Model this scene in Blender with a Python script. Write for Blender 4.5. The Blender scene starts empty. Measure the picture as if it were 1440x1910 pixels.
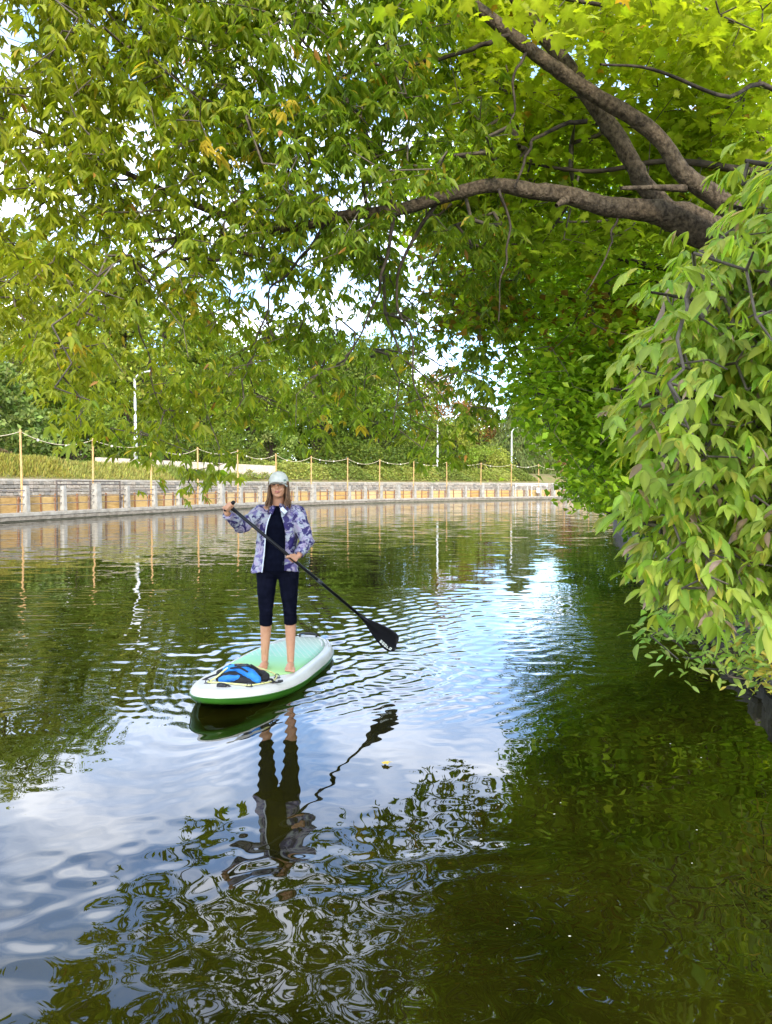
import bpy, bmesh, math, random
import numpy as np
from mathutils import Vector, Matrix, kdtree, noise as mnoise

# ------------------------------------------------------------------ camera, world, sun, exposure
SC = bpy.context.scene
COL = SC.collection
R = math.radians
F = 1437.0            # focal length in pixels of the 1440 x 1910 frame
HC = 1.75             # camera height above the water
PITCH = math.atan(49.0 / F)
cam_d = bpy.data.cameras.new('camera')
cam_d.sensor_fit = 'VERTICAL'
cam_d.sensor_height = 24.0
cam_d.lens = F / 1910.0 * 24.0
cam_d.clip_start = 0.05
cam_d.clip_end = 3000.0
cam = bpy.data.objects.new('camera', cam_d)
COL.objects.link(cam)
cam.location = (0, 0, HC)
cam.rotation_euler = (R(90) - PITCH, 0, 0)
SC.camera = cam

SUN_AZ, SUN_EL = R(174), R(28)          # clockwise from +Y
sun_dir = Vector((math.sin(SUN_AZ) * math.cos(SUN_EL), math.cos(SUN_AZ) * math.cos(SUN_EL), math.sin(SUN_EL)))
W = bpy.data.worlds.new('World')
SC.world = W
W.use_nodes = True
nt = W.node_tree
nt.nodes.clear()
def N(tree, typ, **kw):
    n = tree.nodes.new(typ)
    for k, v in kw.items():
        setattr(n, k, v)
    return n
wo = N(nt, 'ShaderNodeOutputWorld')
bg = N(nt, 'ShaderNodeBackground')
bg.inputs['Strength'].default_value = 0.15
sky = N(nt, 'ShaderNodeTexSky', sky_type='NISHITA', sun_disc=False)
sky.sun_elevation = SUN_EL
sky.sun_rotation = SUN_AZ
sky.air_density = 1.0
sky.dust_density = 0.6
tc = N(nt, 'ShaderNodeTexCoord')
sep = N(nt, 'ShaderNodeSeparateXYZ')
nt.links.new(tc.outputs['Generated'], sep.inputs[0])
zc = N(nt, 'ShaderNodeMath', operation='MAXIMUM'); zc.inputs[1].default_value = 0.0
nt.links.new(sep.outputs['Z'], zc.inputs[0])
za = N(nt, 'ShaderNodeMath', operation='ADD'); za.inputs[1].default_value = 0.22
nt.links.new(zc.outputs[0], za.inputs[0])
dx = N(nt, 'ShaderNodeMath', operation='DIVIDE'); dy = N(nt, 'ShaderNodeMath', operation='DIVIDE')
nt.links.new(sep.outputs['X'], dx.inputs[0]); nt.links.new(za.outputs[0], dx.inputs[1])
nt.links.new(sep.outputs['Y'], dy.inputs[0]); nt.links.new(za.outputs[0], dy.inputs[1])
cmb = N(nt, 'ShaderNodeCombineXYZ')
nt.links.new(dx.outputs[0], cmb.inputs[0]); nt.links.new(dy.outputs[0], cmb.inputs[1])
cn = N(nt, 'ShaderNodeTexNoise'); cn.inputs['Scale'].default_value = 1.7
cn.inputs['Detail'].default_value = 7.0; cn.inputs['Roughness'].default_value = 0.55; cn.inputs['Distortion'].default_value = 0.4
nt.links.new(cmb.outputs[0], cn.inputs['Vector'])
cr = N(nt, 'ShaderNodeValToRGB')
cr.color_ramp.elements[0].position = 0.45; cr.color_ramp.elements[0].color = (0.06, 0.06, 0.06, 1)
cr.color_ramp.elements[1].position = 0.69; cr.color_ramp.elements[1].color = (0.92, 0.92, 0.92, 1)
nt.links.new(cn.outputs['Fac'], cr.inputs['Fac'])
gain = N(nt, 'ShaderNodeMixRGB', blend_type='MULTIPLY'); gain.inputs['Fac'].default_value = 1.0; gain.inputs['Color2'].default_value = (1.5, 1.9, 2.4, 1)
nt.links.new(sky.outputs['Color'], gain.inputs['Color1'])
mx = N(nt, 'ShaderNodeMixRGB')
mx.inputs['Color2'].default_value = (25.0, 25.0, 25.8, 1)
nt.links.new(cr.outputs['Color'], mx.inputs['Fac'])
nt.links.new(gain.outputs['Color'], mx.inputs['Color1'])
nt.links.new(mx.outputs['Color'], bg.inputs['Color'])
nt.links.new(bg.outputs[0], wo.inputs['Surface'])

sl = bpy.data.lights.new('sun', 'SUN')
sl.energy = 3.7
sl.angle = R(10)
sl.color = (1.0, 0.90, 0.74)
so = bpy.data.objects.new('sun', sl)
COL.objects.link(so)
so.rotation_euler = sun_dir.to_track_quat('Z', 'Y').to_euler()
so.location = (0, 0, 40)

SC.view_settings.view_transform = 'Standard'
SC.view_settings.look = 'None'
SC.view_settings.gamma = 1.0
SC.view_settings.exposure = 0.6
SC.cycles.max_bounces = 7
SC.cycles.diffuse_bounces = 3
SC.cycles.glossy_bounces = 3
SC.cycles.transmission_bounces = 4
SC.cycles.transparent_max_bounces = 4
SC.cycles.sample_clamp_indirect = 6.0
SC.cycles.use_denoising = True
SC.cycles.use_adaptive_sampling = True
SC.cycles.adaptive_threshold = 0.015

# ------------------------------------------------------------------ helpers
rng = np.random.default_rng(7)
random.seed(7)
CP, SP = math.cos(PITCH), math.sin(PITCH)
def P(x, y, d):
    """world point seen at pixel x, y of the photograph, d metres ahead"""
    cx, cy = (x - 720.0) / F, (955.0 - y) / F
    v = np.array([cx, cy * SP + CP, cy * CP - SP])
    v = v * (d / v[1])
    return Vector((v[0], v[1], v[2] + HC))
def Pn(x, y, d):
    cx, cy = (x - 720.0) / F, (955.0 - y) / F
    vy = cy * SP + CP
    return np.stack([cx * d / vy, d * np.ones_like(cx), (cy * CP - SP) * d / vy + HC], -1)
def proj(p):
    p = np.asarray(p, float)
    q = p - np.array([0, 0, HC])
    fw = q[..., 1] * CP - q[..., 2] * SP
    up = q[..., 1] * SP + q[..., 2] * CP
    return np.stack([720 + F * q[..., 0] / fw, 955 - F * up / fw], -1)
def ground_px(x, y):
    d = HC * F / (y - 906.0)
    return ((x - 720.0) / F * d, d)

def link(o, parent=None):
    COL.objects.link(o)
    if parent is not None:
        o.parent = parent
    return o
def mesh_np(name, verts, faces, mat=None, smooth=False, cols=None):
    """verts (n,3); faces: (m,k) array or list of lists"""
    me = bpy.data.meshes.new(name)
    verts = np.asarray(verts, np.float32)
    if isinstance(faces, np.ndarray):
        m, k = faces.shape
        me.vertices.add(len(verts)); me.vertices.foreach_set('co', verts.ravel())
        me.loops.add(m * k); me.loops.foreach_set('vertex_index', faces.astype(np.int32).ravel())
        me.polygons.add(m)
        me.polygons.foreach_set('loop_start', np.arange(0, m * k, k, dtype=np.int32))
        try:
            me.polygons.foreach_set('loop_total', np.full(m, k, dtype=np.int32))
        except Exception:
            pass
        me.update(calc_edges=True)
    else:
        me.from_pydata([tuple(map(float, v)) for v in verts], [], [list(f) for f in faces])
        me.update()
    if cols is not None:
        a = me.attributes.new('col', 'FLOAT_COLOR', 'POINT')
        c4 = np.ones((len(verts), 4), np.float32); c4[:, :3] = cols
        a.data.foreach_set('color', c4.ravel())
    if smooth:
        me.polygons.foreach_set('use_smooth', np.ones(len(me.polygons), dtype=bool))
    if mat is not None:
        me.materials.append(mat)
    return me
def obj(name, me, parent=None, loc=None, rot=None):
    o = bpy.data.objects.new(name, me)
    link(o, parent)
    if loc is not None: o.location = loc
    if rot is not None: o.rotation_euler = rot
    return o
def bm_obj(name, bm, mat, parent=None, smooth=False, loc=None, rot=None):
    bmesh.ops.recalc_face_normals(bm, faces=bm.faces)
    me = bpy.data.meshes.new(name)
    bm.to_mesh(me); bm.free()
    if smooth:
        me.polygons.foreach_set('use_smooth', np.ones(len(me.polygons), dtype=bool))
    if mat is not None: me.materials.append(mat)
    return obj(name, me, parent, loc, rot)
def tag(o, label=None, cat=None, group=None, kind=None):
    if label: o['label'] = label
    if cat: o['category'] = cat
    if group: o['group'] = group
    if kind: o['kind'] = kind
    return o
def empty(name, loc=(0, 0, 0), rz=0.0):
    o = bpy.data.objects.new(name, None)
    link(o); o.location = loc; o.rotation_euler = (0, 0, rz)
    o.empty_display_size = 0.2
    return o
ORD = ['first', 'second', 'third', 'fourth', 'fifth', 'sixth', 'seventh', 'eighth', 'ninth', 'tenth', 'eleventh', 'twelfth',
       'thirteenth', 'fourteenth', 'fifteenth', 'sixteenth', 'seventeenth', 'eighteenth', 'nineteenth', 'twentieth', 'twenty-first',
       'twenty-second', 'twenty-third', 'twenty-fourth', 'twenty-fifth', 'twenty-sixth', 'twenty-seventh', 'twenty-eighth', 'twenty-ninth', 'thirtieth',
       'thirty-first', 'thirty-second', 'thirty-third', 'thirty-fourth']

def add_box(bm, c, s, rz=0.0, bevel=0.0, mtx=None):
    r = bmesh.ops.create_cube(bm, size=1.0)
    m = Matrix.Translation(c) @ Matrix.Rotation(rz, 4, 'Z') @ Matrix.Diagonal((s[0], s[1], s[2], 1))
    if mtx is not None: m = mtx @ m
    bmesh.ops.transform(bm, matrix=m, verts=r['verts'])
    if bevel > 0:
        es = list({e for v in r['verts'] for e in v.link_edges})
        bmesh.ops.bevel(bm, geom=es, offset=bevel, segments=2, affect='EDGES', profile=0.5)
def frame_from(d):
    d = Vector(d).normalized()
    a = Vector((0, 0, 1)) if abs(d.z) < 0.9 else Vector((1, 0, 0))
    u = d.cross(a).normalized()
    return u, d.cross(u).normalized(), d
def add_tube(bm, pts, rad, sides=8, caps=True):
    pts = [Vector(p) for p in pts]
    if not hasattr(rad, '__len__'): rad = [rad] * len(pts)
    rings = []
    u0 = None
    for i, p in enumerate(pts):
        t = (pts[min(i + 1, len(pts) - 1)] - pts[max(i - 1, 0)])
        u, v, d = frame_from(t)
        if u0 is not None:
            u = (u0 - d * u0.dot(d)).normalized(); v = d.cross(u)
        u0 = u
        rings.append([bm.verts.new(p + (u * math.cos(a) + v * math.sin(a)) * rad[i]) for a in [2 * math.pi * k / sides for k in range(sides)]])
    for a, b in zip(rings[:-1], rings[1:]):
        for k in range(sides):
            bm.faces.new((a[k], a[(k + 1) % sides], b[(k + 1) % sides], b[k]))
    if caps:
        bm.faces.new(rings[0][::-1]); bm.faces.new(rings[-1])
def tubes_np(paths, sides=5):
    """[(pts (n,3), radii (n))] -> verts, faces for one mesh"""
    V, Fc = [], []
    off = 0
    ang = np.arange(sides) * 2 * math.pi / sides
    ca, sa = np.cos(ang), np.sin(ang)
    for pts, rad in paths:
        pts = np.asarray(pts, float); rad = np.asarray(rad, float)
        n = len(pts)
        t = np.gradient(pts, axis=0)
        t /= np.linalg.norm(t, axis=1, keepdims=True) + 1e-9
        ref = np.array([0.31, 0.2, 0.93]) if abs(t[0] @ np.array([0.31, 0.2, 0.93])) < 0.9 else np.array([1.0, 0, 0])
        u = np.cross(t, ref); u /= np.linalg.norm(u, axis=1, keepdims=True) + 1e-9
        v = np.cross(t, u)
        ring = pts[:, None] + (u[:, None] * ca[None, :, None] + v[:, None] * sa[None, :, None]) * rad[:, None, None]
        V.append(ring.reshape(-1, 3))
        k = np.arange(sides)
        for i in range(n - 1):
            a = off + i * sides
            Fc.append(np.stack([a + k, a + (k + 1) % sides, a + sides + (k + 1) % sides, a + sides + k], 1))
        off += n * sides
    return np.concatenate(V), np.concatenate(Fc)
def spline(pts, n):
    """Catmull-Rom resample"""
    pts = np.asarray(pts, float)
    q = np.vstack([2 * pts[0] - pts[1], pts, 2 * pts[-1] - pts[-2]])
    out = []
    m = len(pts) - 1
    for t in np.linspace(0, m - 1e-6, n):
        i = int(t); f = t - i
        p0, p1, p2, p3 = q[i], q[i + 1], q[i + 2], q[i + 3]
        out.append(0.5 * (2 * p1 + (p2 - p0) * f + (2 * p0 - 5 * p1 + 4 * p2 - p3) * f * f + (3 * p1 - p0 - 3 * p2 + p3) * f ** 3))
    return np.array(out)
def sstep(a, b, x):
    t = np.clip((x - a) / (b - a), 0, 1)
    return t * t * (3 - 2 * t)

# ------------------------------------------------------------------ materials
def new_mat(name):
    m = bpy.data.materials.new(name)
    m.use_nodes = True
    m.node_tree.nodes.clear()
    return m, m.node_tree
def L(t, a, b): t.links.new(a, b)
def pm(name, c1, c2=None, scale=6.0, rough=0.6, bump=0.0, bscale=None, metal=0.0, spec=0.5, detail=6.0, stretch=None, coords='world', c3=None, lo=0.35, hi=0.65, sss=0.0):
    m, t = new_mat(name)
    out = N(t, 'ShaderNodeOutputMaterial'); b = N(t, 'ShaderNodeBsdfPrincipled')
    L(t, b.outputs[0], out.inputs[0])
    b.inputs['Roughness'].default_value = rough
    b.inputs['Metallic'].default_value = metal
    b.inputs['Specular IOR Level'].default_value = spec
    if sss > 0:
        b.inputs['Subsurface Weight'].default_value = sss
        b.inputs['Subsurface Radius'].default_value = (0.02, 0.008, 0.004)
        b.inputs['Subsurface Scale'].default_value = 0.5
    if coords == 'world':
        g = N(t, 'ShaderNodeNewGeometry'); vec = g.outputs['Position']
    else:
        g = N(t, 'ShaderNodeTexCoord'); vec = g.outputs['Object']
    if stretch:
        mp = N(t, 'ShaderNodeMapping'); mp.inputs['Scale'].default_value = stretch
        L(t, vec, mp.inputs['Vector']); vec = mp.outputs[0]
    b.inputs['Base Color'].default_value = (*c1, 1)
    if c2 is not None:
        n = N(t, 'ShaderNodeTexNoise'); n.inputs['Scale'].default_value = scale; n.inputs['Detail'].default_value = detail
        n.inputs['Roughness'].default_value = 0.6
        L(t, vec, n.inputs['Vector'])
        cr = N(t, 'ShaderNodeValToRGB')
        e = cr.color_ramp.elements
        e[0].position = lo; e[0].color = (*c1, 1); e[1].position = hi; e[1].color = (*c2, 1)
        if c3 is not None:
            k = e.new(0.5 * (lo + hi)); k.color = (*c3, 1)
        L(t, n.outputs['Fac'], cr.inputs['Fac']); L(t, cr.outputs['Color'], b.inputs['Base Color'])
    if bump > 0:
        n2 = N(t, 'ShaderNodeTexNoise'); n2.inputs['Scale'].default_value = bscale or scale * 3; n2.inputs['Detail'].default_value = 5
        L(t, vec, n2.inputs['Vector'])
        bp = N(t, 'ShaderNodeBump'); bp.inputs['Strength'].default_value = bump; bp.inputs['Distance'].default_value = 0.02
        L(t, n2.outputs['Fac'], bp.inputs['Height']); L(t, bp.outputs['Normal'], b.inputs['Normal'])
    return m
def leaf_mat(name, trans=0.5, gain=(1.5, 1.6, 0.6), rough=0.48, spec=0.35):
    m, t = new_mat(name)
    out = N(t, 'ShaderNodeOutputMaterial'); b = N(t, 'ShaderNodeBsdfPrincipled')
    at = N(t, 'ShaderNodeAttribute', attribute_name='col')
    b.inputs['Roughness'].default_value = rough; b.inputs['Specular IOR Level'].default_value = spec
    tr = N(t, 'ShaderNodeBsdfTranslucent'); mix = N(t, 'ShaderNodeMixShader'); mix.inputs[0].default_value = trans
    mul = N(t, 'ShaderNodeMixRGB', blend_type='MULTIPLY'); mul.inputs['Fac'].default_value = 1.0; mul.inputs['Color2'].default_value = (*gain, 1)
    L(t, at.outputs['Color'], b.inputs['Base Color']); L(t, at.outputs['Color'], mul.inputs['Color1']); L(t, mul.outputs[0], tr.inputs['Color'])
    L(t, b.outputs[0], mix.inputs[1]); L(t, tr.outputs[0], mix.inputs[2]); L(t, mix.outputs[0], out.inputs[0])
    return m
M = {}
M['leaf'] = leaf_mat('leaf')
M['leaf_far'] = leaf_mat('leaf_far', trans=0.3, rough=0.6, spec=0.2)
M['bark'] = pm('bark', (0.036, 0.026, 0.017), (0.145, 0.107, 0.07), 26, 0.9, 1.0, 48, stretch=(1.0, 1.0, 0.8), spec=0.15)
M['bark_dark'] = pm('bark_dark', (0.03, 0.023, 0.017), (0.085, 0.065, 0.048), 8, 0.9, 0.8, 20, spec=0.2)
M['twig'] = pm('twig', (0.06, 0.045, 0.03), (0.14, 0.11, 0.075), 20, 0.8, 0)
M['concrete'] = pm('concrete', (0.27, 0.25, 0.21), (0.40, 0.375, 0.325), 3.0, 0.85, 0.3, 30, spec=0.2)
M['coping'] = pm('coping', (0.27, 0.24, 0.19), (0.42, 0.38, 0.31), 2.2, 0.85, 0.3, 20, spec=0.2)
M['quay'] = pm('quay', (0.16, 0.135, 0.10), (0.32, 0.28, 0.22), 2.6, 0.85, 0.5, 14, spec=0.2, stretch=(1, 1, 3))
M['mortar'] = pm('mortar', (0.22, 0.20, 0.17), (0.32, 0.29, 0.25), 8, 0.9, 0.3, 30, spec=0.1)
M['stones'] = [pm('stone_%s' % k, a, b, 5, 0.85, 0.5, 18, spec=0.2) for k, a, b in (
    ('grey', (0.26, 0.22, 0.17), (0.38, 0.335, 0.27)), ('warm', (0.30, 0.25, 0.195), (0.42, 0.36, 0.285)),
    ('dark', (0.18, 0.165, 0.135), (0.28, 0.255, 0.215)), ('pale', (0.31, 0.275, 0.22), (0.42, 0.38, 0.31)))]
M['plywood'] = pm('plywood', (0.50, 0.32, 0.11), (0.62, 0.43, 0.18), 3, 0.7, 0.15, 20, stretch=(1, 1, 6), spec=0.25)
M['plywood_pale'] = pm('plywood_pale', (0.56, 0.40, 0.18), (0.66, 0.50, 0.26), 2.5, 0.7, 0.15, 20, stretch=(1, 1, 6), spec=0.25)
M['plywood_worn'] = pm('plywood_worn', (0.40, 0.24, 0.08), (0.58, 0.37, 0.14), 2, 0.75, 0.2, 20, stretch=(1, 1, 5), spec=0.2)
M['algae'] = pm('algae', (0.05, 0.05, 0.025), (0.13, 0.115, 0.07), 2.2, 0.7, 0.4, 14, stretch=(1, 1, 4))
M['stake'] = pm('stake', (0.22, 0.095, 0.035), (0.34, 0.16, 0.06), 8, 0.8, 0.2, 30, stretch=(4, 4, 1))
M['pole_wood'] = pm('pole_wood', (0.42, 0.24, 0.085), (0.60, 0.38, 0.16), 6, 0.75, 0.2, 30, stretch=(4, 4, 0.6))
M['rail_metal'] = pm('rail_metal', (0.15, 0.12, 0.10), (0.27, 0.23, 0.20), 8, 0.55, 0.1, 40, metal=0.5)
M['frame_metal'] = pm('frame_metal', (0.06, 0.045, 0.035), (0.12, 0.09, 0.07), 8, 0.6, 0.1, 40)
M['rope'] = pm('rope', (0.62, 0.50, 0.30), (0.78, 0.66, 0.44), 30, 0.8, 0.3, 90)
M['bulb'] = pm('bulb', (0.82, 0.76, 0.62), None, rough=0.3)
M['lamp_metal'] = pm('lamp_metal', (0.62, 0.62, 0.60), (0.75, 0.75, 0.73), 4, 0.4, 0.05, 20, metal=0.2)
M['white_sign'] = pm('white_sign', (0.78, 0.78, 0.76), (0.70, 0.70, 0.68), 4, 0.4)
M['low_wall'] = pm('low_wall', (0.50, 0.41, 0.31), (0.66, 0.56, 0.44), 2.5, 0.85, 0.3, 18, spec=0.2)
M['walk'] = pm('walk', (0.36, 0.33, 0.28), (0.48, 0.44, 0.38), 2, 0.9, 0.2, 20, spec=0.2)
M['grass_ground'] = pm('grass_ground', (0.17, 0.18, 0.05), (0.11, 0.17, 0.03), 0.7, 0.95, 0.6, 9, spec=0.1, c3=(0.22, 0.17, 0.08), lo=0.3, hi=0.68)
M['bank_ground'] = pm('bank_ground', (0.045, 0.038, 0.02), (0.075, 0.08, 0.03), 1.5, 0.95, 0.6, 8, spec=0.1)
M['bed'] = pm('bed', (0.03, 0.032, 0.012), (0.05, 0.05, 0.02), 1, 0.95)
M['dark_stone'] = pm('dark_stone', (0.06, 0.052, 0.042), (0.15, 0.13, 0.11), 5, 0.8, 0.6, 16, spec=0.3)

# ------------------------------------------------------------------ far bank: path of the quay edge
PATH0 = np.array([(-23.8, 11.5), (-22.7, 16.8), (-21.5, 22.1), (-20.2, 27.5), (-18.9, 32.9), (-17.5, 38.2), (-16.0, 43.5), (-14.3, 48.7), (-12.6, 54.0), (-10.8, 59.2), (-8.6, 64.2),
                  (-6.2, 69.1), (-3.2, 73.7), (-0.2, 78.3), (3.4, 82.5), (7.3, 86.4), (11.5, 89.9), (15.7, 93.5), (19.8, 97.2), (23.9, 100.8), (28.0, 104.4), (33, 108), (40, 112.3), (50, 117), (70, 124)])
_d = spline(PATH0, 900)
_s = np.concatenate([[0], np.cumsum(np.linalg.norm(np.diff(_d, axis=0), axis=1))])
_s0 = _s[np.argmin(np.linalg.norm(_d - np.array([-17.5, 38.2]), axis=1))]
_s = _s - _s0                                   # s = 0 at the first pole in view
def path(s, off=0.0):
    s = np.asarray(s, float)
    x = np.interp(s, _s, _d[:, 0]); y = np.interp(s, _s, _d[:, 1])
    x2 = np.interp(s + 0.3, _s, _d[:, 0]); y2 = np.interp(s + 0.3, _s, _d[:, 1])
    x1 = np.interp(s - 0.3, _s, _d[:, 0]); y1 = np.interp(s - 0.3, _s, _d[:, 1])
    tx, ty = x2 - x1, y2 - y1
    l = np.hypot(tx, ty); tx, ty = tx / l, ty / l
    return np.stack([x - ty * off, y + tx * off], -1), np.arctan2(ty, tx)     # off > 0: away from the water
S0, S1 = float(_s[0]), float(_s[-1])
LEDGE = 0.42
WALL_OFF = 3.0
POLE = 5.5
BAY = POLE / 2

# right bank edge
RB0 = np.array([(-1.0, -16), (0.4, -6), (1.7, 0.5), (3.1, 6.2), (4.1, 10.3), (7.4, 25), (11, 38), (17, 52), (27, 66), (40, 78), (58, 90), (85, 104)])
RB = spline(RB0, 160)

# ------------------------------------------------------------------ ground, banks
def strip(name, pts2, zfun, offs, mat, side=1, smooth=True):
    """grid along a 2-D path with offsets to its left (side 1) or right (-1)"""
    t = np.gradient(pts2, axis=0); t /= np.linalg.norm(t, axis=1, keepdims=True)
    nrm = np.stack([-t[:, 1], t[:, 0]], 1) * side
    V = []
    for o in offs:
        p = pts2 + nrm * o
        V.append(np.stack([p[:, 0], p[:, 1], zfun(p[:, 0], p[:, 1], o, np.arange(len(pts2)))], 1))
    V = np.array(V)
    a, b = V.shape[:2]
    idx = np.arange(a * b).reshape(a, b)
    Fc = np.stack([idx[:-1, :-1], idx[:-1, 1:], idx[1:, 1:], idx[1:, :-1]], -1).reshape(-1, 4)
    return mesh_np(name, V.reshape(-1, 3), Fc, mat, smooth)
def wob(x, y, s=0.15, k=1.0):
    return s * (np.sin(x * 0.37 * k + 1.3) * np.cos(y * 0.31 * k) + 0.5 * np.sin(x * 0.9 * k + y * 0.7 * k))
TERR_S = np.linspace(S0, S1, 260)
def berm(x, y):
    return 0.55 * np.exp(-(((x + 24.5) / 5.0) ** 2 + ((y - 40) / 9.0) ** 2))
def far_z(o):
    return np.interp(o, [3.3, 4, 5, 6, 9, 14, 30, 100, 700], [2.04, 2.25, 2.75, 3.1, 3.35, 3.55, 3.9, 5.0, 5.0])
def far_ground_z(x, y, o):
    return far_z(o) + (wob(x, y, 0.08) + berm(x, y)) * np.clip((o - 3.3) / 2.5, 0, 1)
pp, _ = path(TERR_S)
tag(obj('embankment', strip('embankment', pp, lambda x, y, o, i: far_ground_z(x, y, o), [3.3, 3.7, 4.3, 5, 6, 7, 8, 9.5, 11, 13, 16, 20, 26, 34, 46, 70, 120, 260, 700], M['grass_ground'])), kind='structure')
tag(obj('walkway', strip('walkway', pp, lambda x, y, o, i: np.full(len(x), LEDGE - 0.03), [0.25, 1.2, 3.05], M['walk'])), kind='structure')
def rb_z(x, y, o, i):
    return np.interp(o, [0.35, 1.2, 3, 6, 15, 60, 500], [0.5, 0.75, 1.3, 2.0, 2.8, 4.0, 5.0]) + wob(x, y, 0.07) * min(1, o / 3)
tag(obj('bank', strip('bank', RB, rb_z, [0.35, 0.8, 1.3, 2, 3, 4.5, 6, 9, 15, 30, 60, 160, 500], M['bank_ground'], side=-1)), kind='structure')
g = 1500.0
tag(obj('ground', mesh_np('ground', [(-g, -g, -1.6), (g, -g, -1.6), (g, g, -1.6), (-g, g, -1.6)], np.array([[0, 1, 2, 3]]), M['bed'])), kind='structure')

# ------------------------------------------------------------------ board frame (needed by the wake)
NOSE = Vector((-1.33, 5.74, 0)); TAIL = Vector((-0.80, 8.25, 0))
BL = (TAIL - NOSE).length
BDIR = (TAIL - NOSE).normalized(); BSIDE = Vector((-BDIR.y, BDIR.x, 0)) * -1.0      # to the image right
BLADE_XY = np.array([0.10, 7.0])

# ------------------------------------------------------------------ water
def waves(n, lam0, lam1, ang, spread, seed):
    r = np.random.default_rng(seed)
    lam = np.exp(r.uniform(np.log(lam0), np.log(lam1), n))
    th = ang + r.normal(0, spread, n)
    return 2 * np.pi / lam * np.cos(th), 2 * np.pi / lam * np.sin(th), r.uniform(0, 2 * np.pi, n), 2 * np.pi / lam, lam
def field(x, y, w, dy):
    kx, ky, ph, k, lam = w
    h = np.zeros_like(x)
    for i in range(len(k)):
        fade = np.clip(lam[i] / (4.5 * dy) - 0.35, 0, 1)
        h += fade / k[i] * np.sin(kx[i] * x + ky[i] * y + ph[i])
    return h / math.sqrt(len(k) / 2)            # unit rms slope
rows = [1.35]
while rows[-1] < 150: rows.append(rows[-1] * (1.0042 if rows[-1] < 13 else 1.0105))
rows = np.array(rows)
cs = np.concatenate([-np.geomspace(6.0, 0.58, 20)[:-1], np.linspace(-0.58, 0.58, 340), np.geomspace(0.58, 6.0, 20)[1:]])
X = cs[None, :] * rows[:, None]; Y = np.repeat(rows[:, None], len(cs), 1)
DY = np.where(Y < 13, 0.0042, 0.0105) * Y
nlow = lambda x, y, k, s: np.sin(x * k + s + 1.7 * np.sin(y * k * 0.8 + s * 2)) * np.sin(y * k * 0.9 + 0.6 * s + 1.3 * np.sin(x * k * 0.7 + s))
iso = field(X, Y, waves(40, 0.12, 0.42, math.pi / 2, 0.9, 1), DY)
iso2 = field(X, Y, waves(26, 0.5, 1.6, math.pi / 2, 0.7, 2), DY)
rip = field(X, Y, waves(44, 0.11, 0.42, math.pi / 2, 0.28, 3), DY)
fine = field(X, Y, waves(30, 0.07, 0.16, math.pi / 2, 0.7, 4), DY)
calm_left = sstep(0.9, -0.2, X) * sstep(6.2, 5.0, Y)
right_q = sstep(0.45, 1.3, X)
patch = 0.5 + 0.5 * nlow(X, Y, 1.1, 0.7)
amp_iso = 0.0055 + 0.022 * sstep(4.2, 3.3, Y) * (1 - right_q) * (0.5 + patch) + 0.012 * sstep(5.5, 7.5, Y)
amp_rip = 0.030 * sstep(5.6, 8.5, Y) * (1 - 0.35 * right_q) * (0.7 + 0.6 * patch) * np.clip(12 / Y, 0.55, 1) + 0.0025
H = iso * amp_iso * (1 - 0.35 * calm_left) + iso2 * (0.005 - 0.002 * calm_left + 0.006 * sstep(4.4, 3.4, Y)) + rip * amp_rip + fine * (0.0022 + 0.032 * (0.25 + 0.75 * patch) * sstep(5.4, 6.6, Y) * sstep(14, 8, Y))
# wake of the board: ripples that run off its sides behind the nose
bx = (X - NOSE.x) * BDIR.x + (Y - NOSE.y) * BDIR.y
by = (X - NOSE.x) * BSIDE.x + (Y - NOSE.y) * BSIDE.y
wid = 0.43 * np.sqrt(np.clip(1 - np.clip((bx - 1.25) / 1.3, -1, 1) ** 2, 0, 1))
dist = np.maximum(np.abs(by) - wid, 0.0)
dist = np.where(bx < 0, np.hypot(bx, by), dist)
ph = 2 * np.pi / 0.135 * (dist - 0.42 * np.clip(bx, 0, None)) + 0.9 * nlow(X, Y, 2.3, 2.0)
env = np.exp(-dist / 0.9) * sstep(-0.05, 0.5, bx) * sstep(6.5, 3.0, bx) * sstep(1.9, 0.9, dist - 0.5 * bx)
H += 0.0021 * np.sin(ph) * env
ph2 = 2 * np.pi / 0.23 * (dist - 0.5 * np.clip(bx, 0, None)) + 1.4 * nlow(X, Y, 1.4, 4.0)
H += 0.0030 * np.sin(ph2) * np.exp(-dist / 1.8) * sstep(0.0, 0.9, bx) * sstep(9, 4.0, bx)
d0 = np.hypot((bx - BL / 2) / (BL / 2), by / 0.43); d0 = np.maximum(d0 - 1, 0) * 0.75
H += 0.0013 * np.sin(2 * np.pi / 0.15 * d0 + 1.2 * nlow(X, Y, 1.9, 5.0)) * np.exp(-d0 / 0.7) * (0.5 + 0.5 * nlow(X, Y, 0.9, 3.0)) * (d0 > 0)
# rings round the paddle blade
rb_ = np.hypot(X - BLADE_XY[0], (Y - BLADE_XY[1]))
H += 0.0020 * np.sin(2 * np.pi / 0.125 * rb_ + 1.0 * nlow(X, Y, 3.0, 1.0)) * np.exp(-(rb_ / 0.85) ** 2)
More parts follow.
